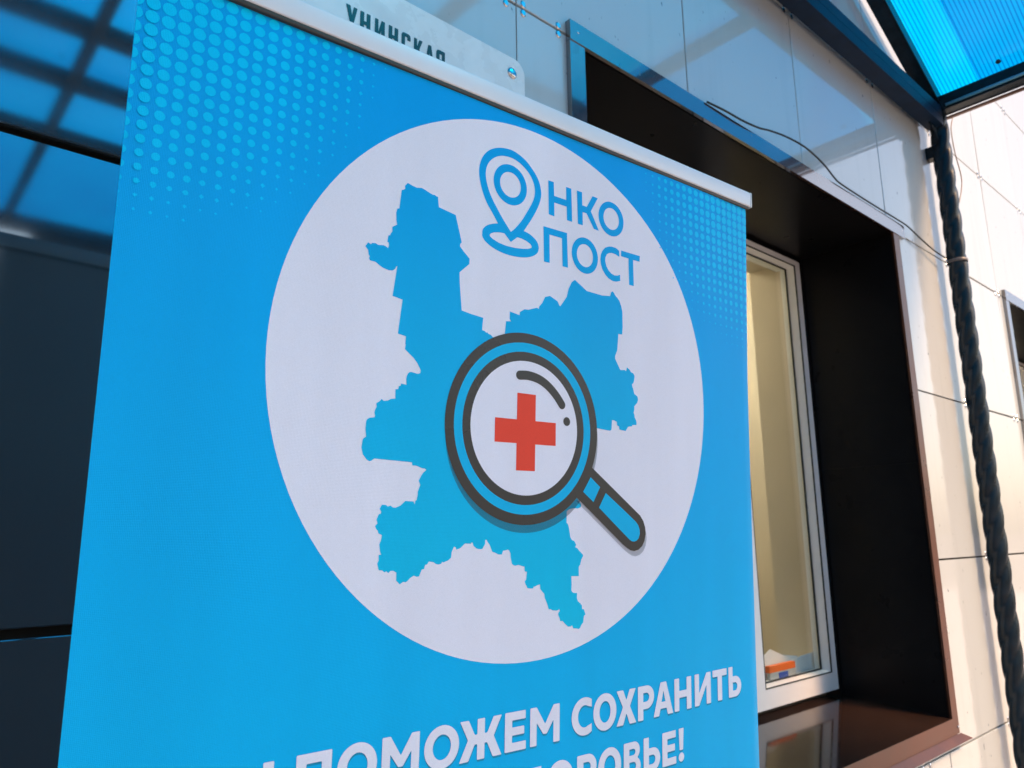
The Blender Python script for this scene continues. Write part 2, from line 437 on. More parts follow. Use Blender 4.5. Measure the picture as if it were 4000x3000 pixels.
# ---- window: brown sheet-metal reveal (part) with trim, sill, sashes, panes, blind
YB = 1.388
def make_window():
    bm = bmesh.new(); T = .004
    zs0, zs1 = EYE-.599, EYE-.573            # sill falls outwards
    # reveal lining: left cheek, right cheek, soffit
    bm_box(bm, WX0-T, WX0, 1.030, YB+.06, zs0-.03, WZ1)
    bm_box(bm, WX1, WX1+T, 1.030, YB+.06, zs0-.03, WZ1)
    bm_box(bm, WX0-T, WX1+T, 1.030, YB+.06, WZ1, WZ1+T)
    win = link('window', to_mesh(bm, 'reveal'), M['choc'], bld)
    box('lap_seam', (WX1-.0016, WX1-.0002), (1.031, YB+.02), (EYE+.236, EYE+.262), M['choc'], win)
    box('corner_bead', (WX1-.010, WX1-.0003), (YB-.004, YB+.0), (EYE-.57, EYE+1.086), M['choc'], win)
    # sloping sill with downturned lip and a small drip flange
    V = [(WX0,1.0225,zs0),(WX1,1.0225,zs0),(WX1,YB+.05,zs1+.004),(WX0,YB+.05,zs1+.004),
         (WX0,1.0215,zs0-.003),(WX1,1.0215,zs0-.003),(WX1,1.0215,zs0-.050),(WX0,1.0215,zs0-.050)]
    link('sill', pmesh('sill', V[:4], [(0,1,2,3)]), M['sillm'], win)
    link('sill_lip', pmesh('sill_lip', V[:2]+V[4:], [(2,3,1,0),(5,4,3,2)]), M['copper'], win)
    V = [(1.082,1.0212,zs0-.0505),(2.836,1.0212,zs0-.0505),(2.876,1.000,zs0-.069),(1.062,1.000,zs0-.069),
         (1.062,1.003,zs0-.0715),(2.876,1.003,zs0-.0715),(2.836,1.034,zs0-.056),(1.082,1.034,zs0-.056)]
    F = [(3,2,1,0),(4,5,2,3),(7,6,5,4)]
    link('drip_edge', pmesh('drip', V, F), M['copper'], win)
    # trim: head laps over the two legs
    box('trim', (1.079, 2.884), (1.020, YW), (WZ1, EYE+1.1375), M['brown'], win, .0012, 1)
    box('trim', (1.0795, WX0), (1.0222, YW), (zs0-.05, WZ1-.0005), M['brown'], win, .0012, 1)
    box('trim', (WX1, 2.8305), (1.0222, YW), (zs0-.05, WZ1-.0005), M['copper'], win, .0012, 1)
    for (x, z) in ((1.105, EYE+1.115), (2.86, EYE+1.115), (2.818, EYE-.628), (1.095, EYE-.628)):
        bm = bmesh.new(); bmesh.ops.create_uvsphere(bm, u_segments=10, v_segments=6, radius=.0042)
        o = link('screw', to_mesh(bm, 'screw'), M['zinc'], win, True); o.location = (x, 1.0205, z); o.scale = (1, .5, 1)
    # casements
    def sash(x0, x1, z0, z1, bl=.062, br=.040, bb=.062, bt=.024):
        gx0, gx1, gz0, gz1 = x0+bl, x1-br, z0+bb, z1-bt
        bm = bmesh.new(); yf, yb_ = YB, YB+.062
        O = [(x0,z0),(x1,z0),(x1,z1),(x0,z1)]; I = [(gx0,gz0),(gx1,gz0),(gx1,gz1),(gx0,gz1)]
        ch = .005
        Ib = [(gx0+ch,gz0+ch),(gx1-ch,gz0+ch),(gx1-ch,gz1-ch),(gx0+ch,gz1-ch)]
        vo = [bm.verts.new((x, yf, z)) for x, z in O]; vi = [bm.verts.new((x, yf, z)) for x, z in I]
        vb = [bm.verts.new((x, yf+.026, z)) for x, z in Ib]; vob = [bm.verts.new((x, yb_, z)) for x, z in O]; vbb = [bm.verts.new((x, yb_, z)) for x, z in Ib]
        for k in range(4):
            j = (k+1) % 4
            bm.faces.new((vo[k], vo[j], vi[j], vi[k])); bm.faces.new((vi[k], vi[j], vb[j], vb[k])); bm.faces.new((vb[k], vb[j], vbb[j], vbb[k])); bm.faces.new((vob[k], vob[j], vo[j], vo[k]))
        s = link('sash', to_mesh(bm, 'sash', .0025, 2), M['pvc'], win)
        # rubber gasket where the bead meets the pane and where the bead meets the frame
        bm = bmesh.new()
        def ringbar(x0, x1, z0, z1, w_, ya, yb2):
            bm_box(bm, x0, x1, ya, yb2, z0, z0+w_); bm_box(bm, x0, x1, ya, yb2, z1-w_, z1)
            bm_box(bm, x0, x0+w_, ya, yb2, z0+w_, z1-w_); bm_box(bm, x1-w_, x1, ya, yb2, z0+w_, z1-w_)
        ringbar(gx0+ch-.001, gx1-ch+.001, gz0+ch-.001, gz1-ch+.001, .005, YB+.034, YB+.040)
        ringbar(gx0-.0015, gx1+.0015, gz0-.0015, gz1+.0015, .003, YB-.0012, YB+.004)
        link('gasket', to_mesh(bm, 'gasket'), M['gasket'], win)
        box('glass_pane', (gx0+ch, gx1-ch), (YB+.041, YB+.045), (gz0+ch, gz1-ch), M['glass'], win)
    sash(2.222, 2.768, EYE-.553, EYE+1.0725)
    sash(1.142, 2.214, EYE-.553, EYE+1.0725, .05, .062)
    bm = bmesh.new()
    bm_box(bm, WX0, WX1, YB+.064, YB+.110, EYE-.60, EYE-.555); bm_box(bm, 2.26, 2.77, YB+.048, YB+.0635, EYE-.60, EYE-.555); bm_box(bm, WX0, WX1, YB+.064, YB+.110, EYE+1.066, EYE+1.086)
    bm_box(bm, 2.19, 2.246, YB+.064, YB+.110, EYE-.5549, EYE+1.0659)
    link('frame', to_mesh(bm, 'frame'), M['pvc'], win)
    box('inner_sill', (2.216, WX1+.009), (YB+.111, YB+.42), (EYE-.575, EYE-.535), M['pvc'], win, .004)
    # plastered inner reveal and the room behind it, with an added light panel
    bm = bmesh.new()
    bm_box(bm, WX1+.010, WX1+.16, YB+.066, YB+.24, EYE-.60, EYE+1.10)
    bm_box(bm, WX0-.16, WX0-.010, YB+.066, YB+.24, EYE-.60, EYE+1.10)
    bm_box(bm, WX0-.16, WX1+.16, YB+.066, YB+.24, EYE+1.101, EYE+1.25)
    link('inner_reveal', to_mesh(bm, 'inner_reveal'), M['blind'], win)
    bm = bmesh.new(); xa, xb, ya, yb2, za, zb = WX0-.6, WX1+.62, YB+.25, YB+2.2, EYE-1.4, EYE+1.5
    bm_box(bm, xa, xb, yb2, yb2+.04, za, zb); bm_box(bm, xb+.001, xb+.03, ya, yb2, za, zb); bm_box(bm, xa-.03, xa-.001, ya, yb2, za, zb)
    bm_box(bm, xa, xb, ya, yb2, za-.05, za-.001); bm_box(bm, xa, xb, ya, yb2, zb+.001, zb+.05)
    bm_box(bm, 2.196, 2.212, YB+.112, yb2, za+.02, zb-.02)  # unseen partition added to keep the panel's light off the left panes
    link('room', to_mesh(bm, 'room'), M['blind'], win)
    box('added_light_panel', (2.45, 2.95), (YB+.75, YB+1.25), (EYE+1.42, EYE+1.45), M['fill_panel'], win, .01)  # unseen emissive panel, added to brighten the pane from inside
    return win
win1 = make_window()
win1['label'] = 'near window with brown metal reveal and white casement'
win2 = copy_tree(win1, bld, (DX2, 0, 0)); win2['label'] = 'next window at the right picture edge'

# papers and a small box on the near window's inner sill
ZP = EYE-.5535
pp = pmesh('paper', [(2.395,1.462,ZP),(2.64,1.462,ZP),(2.655,1.476,EYE-.437),(2.56,1.478,EYE-.425),(2.478,1.478,EYE-.397),(2.40,1.476,EYE-.425)], [(0,1,2,3,4,5)])
o = link('paper_sheet', pp, M['paper']); sm = o.modifiers.new('t', 'SOLIDIFY'); sm.thickness = .002
tag(o, 'bluish white paper with a peaked top edge behind the glass, above the orange box', 'paper')
pp = pmesh('paper2', [(2.56,1.453,ZP),(2.768,1.453,ZP),(2.765,1.464,EYE-.447),(2.745,1.466,EYE-.433),(2.655,1.466,EYE-.437),(2.56,1.464,EYE-.447)], [(0,1,2,3,4,5)])
o = link('paper_sheet', pp, M['paper']); sm = o.modifiers.new('t', 'SOLIDIFY'); sm.thickness = .002; sm.offset = 1
tag(o, 'bluish white paper in the right lower corner of the window pane', 'paper')
bx = thing('small_box', 'small blue and grey box with an orange lid behind the window pane', 'box', (2.487, 1.446, ZP))
box('carton', (-.085, .085), (-.006, .006), (.001, .090), M['vback'], bx, .002)
box('blue_label', (-.030, .030), (-.0075, -.0063), (.006, .086), M['bluecard'], bx)
box('lid', (-.089, .080), (-.008, .008), (.091, .112), M['orange'], bx, .003)

# ------------------------------------------------------------------ canopy on the wall
canopy = thing('canopy', 'dark steel porch canopy roofed with blue ribbed polycarbonate and carried on twisted posts', 'canopy', (0, 0, 0))
EAVE_X, EAVE_Z, SL = 3.287, EYE+1.815, .525
ang = math.atan(SL)
FLAT_R, FLAT_L = 2.58, -.85; FLAT_Z = EAVE_Z+SL*(EAVE_X-FLAT_R); LEFT_X = FLAT_L-(EAVE_X-FLAT_R)
Y_BACK, Y_FRONT = .979, -3.70
def sloped_bar(name, x0, z0, x1, z1, ya, yb_, h, material):
    d = Vector((x1-x0, 0, z1-z0)).normalized(); n = Vector((-d.z, 0, d.x));  n = n if n.z > 0 else -n
    V = []
    for y in (ya, yb_):
        for (px, pz) in ((x0, z0), (x1, z1)):
            for q in (-h, 0): V.append((px+n.x*q, y, pz+n.z*q))
    F = [(0,1,3,2),(4,6,7,5),(0,4,5,1),(2,3,7,6),(0,2,6,4),(1,5,7,3)]
    bm = bmesh.new(); vs = [bm.verts.new(v) for v in V]
    for f in F: bm.faces.new([vs[i] for i in f])
    return link(name, to_mesh(bm, name, .004, 2), material, canopy)
for y, z0, xl, xr in ((Y_BACK, EYE+1.670, LEFT_X+.062, EAVE_X-.062), (Y_FRONT-.07, EYE+2.09, FLAT_L-.3, FLAT_R+.3)):
    box('tie_beam', (xl-.03, xr+.03), (y-.031, y+.031), (z0, z0+.0425), M['steelface'], canopy, .005)
    box('tie_beam', (xl-.03, xr+.03), (y-.031, y+.031), (z0+.0440, z0+.087), M['steelface'], canopy, .005)
for y, hw in ((Y_BACK, .029), (-.35, .025), (-1.26, .05), (-1.72, .055), (-2.32, .055), (Y_FRONT, .029)):
    sloped_bar('rafter', EAVE_X+.03, EAVE_Z-.012, FLAT_R, FLAT_Z+.004, y-hw, y+hw, .052, M['steel'])
    sloped_bar('rafter', LEFT_X-.03, EAVE_Z-.012, FLAT_L, FLAT_Z+.004, y-hw, y+hw, .052, M['steel'])
    box('cross_bar', (FLAT_L, FLAT_R), (y-hw, y+hw), (FLAT_Z-.052, FLAT_Z+.002), M['steel'], canopy, .004)
for x in (EAVE_X, LEFT_X):
    box('eave_beam', (x-.030, x+.030), (Y_FRONT-.04, Y_BACK+.031), (EYE+1.738, EYE+1.806), M['steel'], canopy, .005)
for x in (FLAT_R, 1.60, .53, FLAT_L):
    box('purlin', (x-.025, x+.025), (Y_FRONT-.04, Y_BACK+.03), (FLAT_Z-.105, FLAT_Z-.053), M['steel'], canopy, .004)
# light tube along the inner face of the right eave beam
tube('light_tube', [(EAVE_X-.037, Y_BACK-.05, EYE+1.753), (EAVE_X-.037, .2, EYE+1.753), (EAVE_X-.037, -1.2, EYE+1.753), (EAVE_X-.037, Y_FRONT, EYE+1.753)], .0062, M['led'], canopy)
# polycarbonate roof sheets, a finger's gap off the wall
for prof_ in ([(EAVE_X+.035, EAVE_Z-SL*.035+.002), (FLAT_R, FLAT_Z+.006)], [(FLAT_R-.002, FLAT_Z+.006), (FLAT_L+.002, FLAT_Z+.006)], [(FLAT_L, FLAT_Z+.006), (LEFT_X-.035, EAVE_Z-SL*.035+.002)]):
    (xa, za), (xb, zb) = prof_
    cut = .80 if xa > FLAT_R else Y_FRONT
    V = [(xa, cut, za), (xa, 1.020, za), (xb, 1.020, zb), (xb, cut, zb)]
    link('roof_sheet', pmesh('roof_sheet', V, [(0,1,2,3)]), M['poly'], canopy)
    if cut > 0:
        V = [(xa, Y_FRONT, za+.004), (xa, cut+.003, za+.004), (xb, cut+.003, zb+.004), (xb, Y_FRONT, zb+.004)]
        link('roof_sheet', pmesh('roof_sheet', V, [(0,1,2,3)]), M['poly_deep'], canopy)  # forward part of the right slope in a deeper blue
# roofing screws with washers along the rafters, heads showing through the sheet
bm = bmesh.new(); bmesh.ops.create_cone(bm, cap_ends=True, segments=12, radius1=.010, radius2=.008, depth=.006)
fm = to_mesh(bm, 'fastener'); fm.materials.append(M['steel'])
for y in (.72, .30, -.12, -.6, -1.0):
    o = link('fastener', fm, None, canopy); o.location = (EAVE_X-.052, y, EAVE_Z+SL*.052-.004); o.rotation_euler = (0, ang, 0)
# rope-twist steel posts
def post_mesh(h):
    seg, rings = 36, int(h/.0085); V = []; F = []
    for i in range(rings+1):
        z = h*i/rings
        for k in range(seg):
            t = 2*math.pi*k/seg
            ph = 3*(t - 2*math.pi*z/.30)
            lobe = abs(math.cos(ph/2))            # three full round strands with tight valleys
            r = .0303+.0066*lobe**.8
            if z > h-.03 or z < .01: r = .034
            V.append((r*math.cos(t), r*math.sin(t), z))
    for i in range(rings):
        for k in range(seg): F.append((i*seg+k, i*seg+(k+1) % seg, (i+1)*seg+(k+1) % seg, (i+1)*seg+k))
    return pmesh('post', V, F)
pm = post_mesh(EYE+1.737); pm.materials.append(M['steel'])
for (x, y) in ((EAVE_X, .977), (LEFT_X, .977), (EAVE_X, Y_FRONT), (LEFT_X, Y_FRONT)):
    o = link('post', pm, None, canopy, True); o.location = (x, y, .001)
    sx = -1 if x > 0 else 1
    # curved gusset in the corner between post and tie beam
    zc = EYE+1.669; pts = [(x+sx*.020, zc)]
    pts = [(x+sx*.025, zc-.085)] + [(x+sx*(.025+.085*(1-math.cos(a))), zc-.085+.085*math.sin(a)) for a in (.4,.8,1.2,1.5708)] + [(x+sx*.025, zc)]
    V = [(px, y-.004, pz) for px, pz in pts]+[(px, y+.004, pz) for px, pz in pts]; n = len(pts)
    F = [tuple(range(n)), tuple(range(2*n-1, n-1, -1))]+[(k, n+k, n+(k+1) % n, (k+1) % n) for k in range(n)]
    link('gusset', pmesh('gusset', V, F), M['steel'], canopy)
for x in (EAVE_X, LEFT_X):
    box('wall_bracket', (x-.024, x+.020), (.985, YW-.001), (EYE+1.548, EYE+1.600), M['steel'], canopy, .003)
    box('gutter_lip', (x+.032 if x > 0 else x-.05, x+.05 if x > 0 else x-.032), (Y_FRONT-.04, Y_BACK+.02), (EYE+1.728, EYE+1.735), M['copper'], canopy)

# ------------------------------------------------------------------ cables
cb = thing('cable', 'black cable looping off the window head and across to the twisted post', 'cable', (1.62, 1.012, EYE+1.12))
P = [(1.60,1.016,1.139),(1.674,1.012,1.142),(1.764,1.010,1.144),(1.846,1.008,1.152),(1.904,1.006,1.164),(1.994,1.004,1.177),(2.098,1.004,1.184),(2.185,1.006,1.178),(2.253,1.008,1.165),(2.312,1.012,1.150),(2.368,1.014,1.1435),(2.576,1.016,1.1435),(2.84,1.014,1.1435),(2.90,1.012,1.139),(2.955,1.012,1.131),(3.045,1.012,1.117),(3.15,1.010,1.102),(3.252,1.002,1.092)]
tube('wire_run', spline([(x-1.62, y-1.012, z-1.12) for x, y, z in P], 6), .0029, M['rubber'], cb)
P2 = [(2.884,1.024,1.062),(3.02,1.005,1.055),(3.14,.965,1.050),(3.235,.942,1.038)]
V = []; F = []
for k in range(24):
    t_ = 2*math.pi*k/24
    for dz, rr_ in ((-.007, .0382), (.007, .0382), (.007, .0372), (-.007, .0372)): V.append((3.287-1.62+rr_*math.cos(t_), .977-1.012+rr_*math.sin(t_), 1.080-1.12+dz))
for k in range(24):
    for q in range(4): F.append((4*k+q, 4*((k+1) % 24)+q, 4*((k+1) % 24)+(q+1) % 4, 4*k+(q+1) % 4))
link('tape_band', pmesh('tape_band', V, F), M['tape'], cb, True)
o = tube('thin_wire', spline([(3.39,.95,1.754+EYE),(3.351,.95,1.692+EYE),(3.349,.95,1.618+EYE),(3.363,.95,1.559+EYE),(3.384,.95,1.516+EYE),(3.394,.95,1.47+EYE),(3.369,.95,1.409+EYE),(3.318,.95,1.34+EYE)], 5), .0020, M['wire'])
tag(o, 'thin brown wire hanging in a loose curve beside the top of the twisted post', 'wire')

# ------------------------------------------------------------------ planar polygon tools
def arc(cx, cy, rx, ry, a0, a1, n=14):
    return [(cx+rx*math.cos(math.radians(a0+(a1-a0)*k/n)), cy+ry*math.sin(math.radians(a0+(a1-a0)*k/n))) for k in range(n+1)]
def ring_pts(cx, cy, rx, ry=None, n=48):
    ry = rx if ry is None else ry
    return [(cx+rx*math.cos(2*math.pi*k/n), cy+ry*math.sin(2*math.pi*k/n)) for k in range(n)]
def rounded(pts, r):
    out = []; n = len(pts)
    for i in range(n):
        p0, p1, p2 = Vector(pts[i-1]), Vector(pts[i]), Vector(pts[(i+1) % n])
        a, b = p0-p1, p2-p1; la, lb = a.length, b.length
        if la < 1e-9 or lb < 1e-9: continue
        if abs(a.normalized().dot(b.normalized())) > .93: out.append(tuple(p1)); continue
        q = min(r, la*.4, lb*.4); s, e = p1+a/la*q, p1+b/lb*q
        for t in (0, .33, .67, 1): out.append(tuple(s*(1-t)**2+p1*2*t*(1-t)+e*t*t))
    return out
def poly_bm(bm, loops):
    """fill a 2D polygon with holes; loops[0] outer, the others holes"""
    tris = tessellate_polygon([[Vector((x, y, 0)) for x, y in L] for L in loops])
    flat = [p for L in loops for p in L]; vs = [bm.verts.new((x, y, 0)) for x, y in flat]
    for t in tris:
        if len(set(t)) == 3:
            try: bm.faces.new([vs[i] for i in t])
            except ValueError: pass

# ------------------------------------------------------------------ street sign
sg = thing('street_sign', 'white enamel street name plate with dark letters behind the banner top', 'street sign', (0, 0, 0))
def flat_part(name, shapes, yf, th, material, parent, to_xz=lambda p: (p[0], p[1])):
    bm = bmesh.new()
    for loops in shapes: poly_bm(bm, loops)
    bmesh.ops.recalc_face_normals(bm, faces=bm.faces)
    r = bmesh.ops.extrude_face_region(bm, geom=bm.faces[:])
    bmesh.ops.translate(bm, verts=[e for e in r['geom'] if isinstance(e, bmesh.types.BMVert)], vec=(0, 0, th))
    for v in bm.verts:
        x, z = to_xz((v.co.x, v.co.y)); v.co = (x, yf+v.co.z, z)
    return link(name, to_mesh(bm, name), material, parent)
PX0, PX1, PZ0, PZ1 = .40, .936, EYE+.66, EYE+.957
plate_pts = arc(PX1-.03, PZ1-.03, .03, .03, 0, 90, 8)+arc(PX0+.03, PZ1-.03, .03, .03, 90, 180, 8)+arc(PX0+.03, PZ0+.03, .03, .03, 180, 270, 8)+arc(PX1-.03, PZ0+.03, .03, .03, 270, 360, 8)
flat_part('plate', [[plate_pts]], 1.018, .003, M['plate'], sg)
for (x, z) in ((.9015, EYE+.9215), (.9015, EYE+.70), (.435, EYE+.9215), (.435, EYE+.70)):
    bm = bmesh.new(); bmesh.ops.create_uvsphere(bm, u_segments=14, v_segments=8, radius=.0125)
    o = link('rivet', to_mesh(bm, 'rivet'), M['zinc'], sg, True); o.location = (x, 1.0185, z); o.scale = (1, .45, 1)
    box('spacer', (x-.006, x+.006), (1.0212, YW), (z-.006, z+.006), M['zinc'], sg)
CH = .0425                                     # cap height
def sl(x0, x1, pts): return [(x0+(x1-x0)*a, EYE+.8905-CH*b) for a, b in pts]
k_ = .38                                        # stem width as a fraction of letter width
SIGN = [
    [sl(.5271,.5487,[(0,0),(k_,0),(.53,.42),(.68,0),(1,0),(.60,1),(.25,1),(.36,.72)])],
    [sl(.5546,.5744,[(0,0),(.37,0),(.37,.40),(.63,.40),(.63,0),(1,0),(1,1),(.63,1),(.63,.55),(.37,.55),(.37,1),(0,1)])],
    [sl(.5835,.6032,[(0,0),(.34,0),(.34,.58),(.66,0),(1,0),(1,1),(.66,1),(.66,.42),(.34,1),(0,1)])],
    [sl(.6113,.6307,[(0,0),(.37,0),(.37,.40),(.63,.40),(.63,0),(1,0),(1,1),(.63,1),(.63,.55),(.37,.55),(.37,1),(0,1)])],
    [sl(.6382,.6571,[(0,.12),(.08,.03),(.25,0),(.75,0),(.92,.03),(1,.12),(1,.30),(.64,.30),(.64,.16),(.37,.16),(.37,.84),(.64,.84),(.64,.70),(1,.70),(1,.88),(.92,.97),(.75,1),(.25,1),(.08,.97),(0,.88)])],
    [sl(.6648,.6822,[(0,0),(.36,0),(.36,.36),(.66,0),(1.05,0),(.66,.46),(1.08,1),(.70,1),(.42,.60),(.36,.66),(.36,1),(0,1)])],
    [sl(.6895,.7085,[(.34,0),(.68,0),(1,1),(.68,1),(.63,.80),(.38,.80),(.33,1),(0,1)]), sl(.6895,.7085,[(.43,.66),(.51,.30),(.59,.66)])],
    [sl(.7141,.7335,[(.25,0),(1,0),(1,1),(.65,1),(.65,.62),(.55,.62),(.34,1),(-.05,1),(.22,.58),(.06,.50),(0,.40),(0,.14),(.08,.04)]), sl(.7141,.7335,[(.37,.18),(.37,.44),(.65,.44),(.65,.18)])],
]
for s in SIGN: flat_part('letter', [[rounded(s[0], .0012)]+s[1:]], 1.0171, .0006, M['black'], sg)

# ------------------------------------------------------------------ roll-up banner
# artwork frame: x to the right and y down along the film, metres, origin at the top left of the clamp bar
EU = Vector((0.997929, -0.064175, 0.005812)).normalized()
EV = Vector((0.009418, 0.056656, -0.998349)).normalized()
EN = EU.cross(EV).normalized()                # away from the viewer
if EN.y < 0: EN = -EN
B0 = Vector((0.129, 0.61949, 0.51368)) + Vector((0, 0, EYE))
BW = .85
def wav(x, y):
    """gentle bow of the tensioned film and the slight curl of its two edges"""
    d = .0022*math.sin(7.2*x+.6)*math.sin(2.1*y+.4)+.0009*math.sin(15*x+3.1*y)
    e = max(0, (x-(BW-.022))/.022); d += .0045*e*e*min(1, max(0, (y-.05)/.25))
    e = max(0, (.014-x)/.014); d += .0012*e*e
    return d
def bpt(x, y, lift=0.0): return B0 + EU*x + EV*y + EN*(wav(x, y)-lift)
GX = [BW*k/36 for k in range(1, 36)]+[.833, .838, .842, .846]
GY = [-.05+2.2*k/70 for k in range(71)]
def film(name, shapes, lift, material, parent, smooth=False):
    bm = bmesh.new()
    for loops in shapes: poly_bm(bm, loops)
    if bm.verts:
        xs = [v.co.x for v in bm.verts]; ys = [v.co.y for v in bm.verts]
        for gx in GX:
            if min(xs) < gx < max(xs): bmesh.ops.bisect_plane(bm, geom=bm.verts[:]+bm.edges[:]+bm.faces[:], plane_co=(gx,0,0), plane_no=(1,0,0))
        for gy in GY:
            if min(ys) < gy < max(ys): bmesh.ops.bisect_plane(bm, geom=bm.verts[:]+bm.edges[:]+bm.faces[:], plane_co=(0,gy,0), plane_no=(0,1,0))
    for v in bm.verts: v.co = bpt(v.co.x, v.co.y, lift)-B0
    for f in bm.faces:
        f.normal_update()
        if f.normal.dot(EN) > 0: f.normal_flip()
    me = bpy.data.meshes.new(name); bm.to_mesh(me); bm.free()
    return link(name, me, material, parent, smooth)

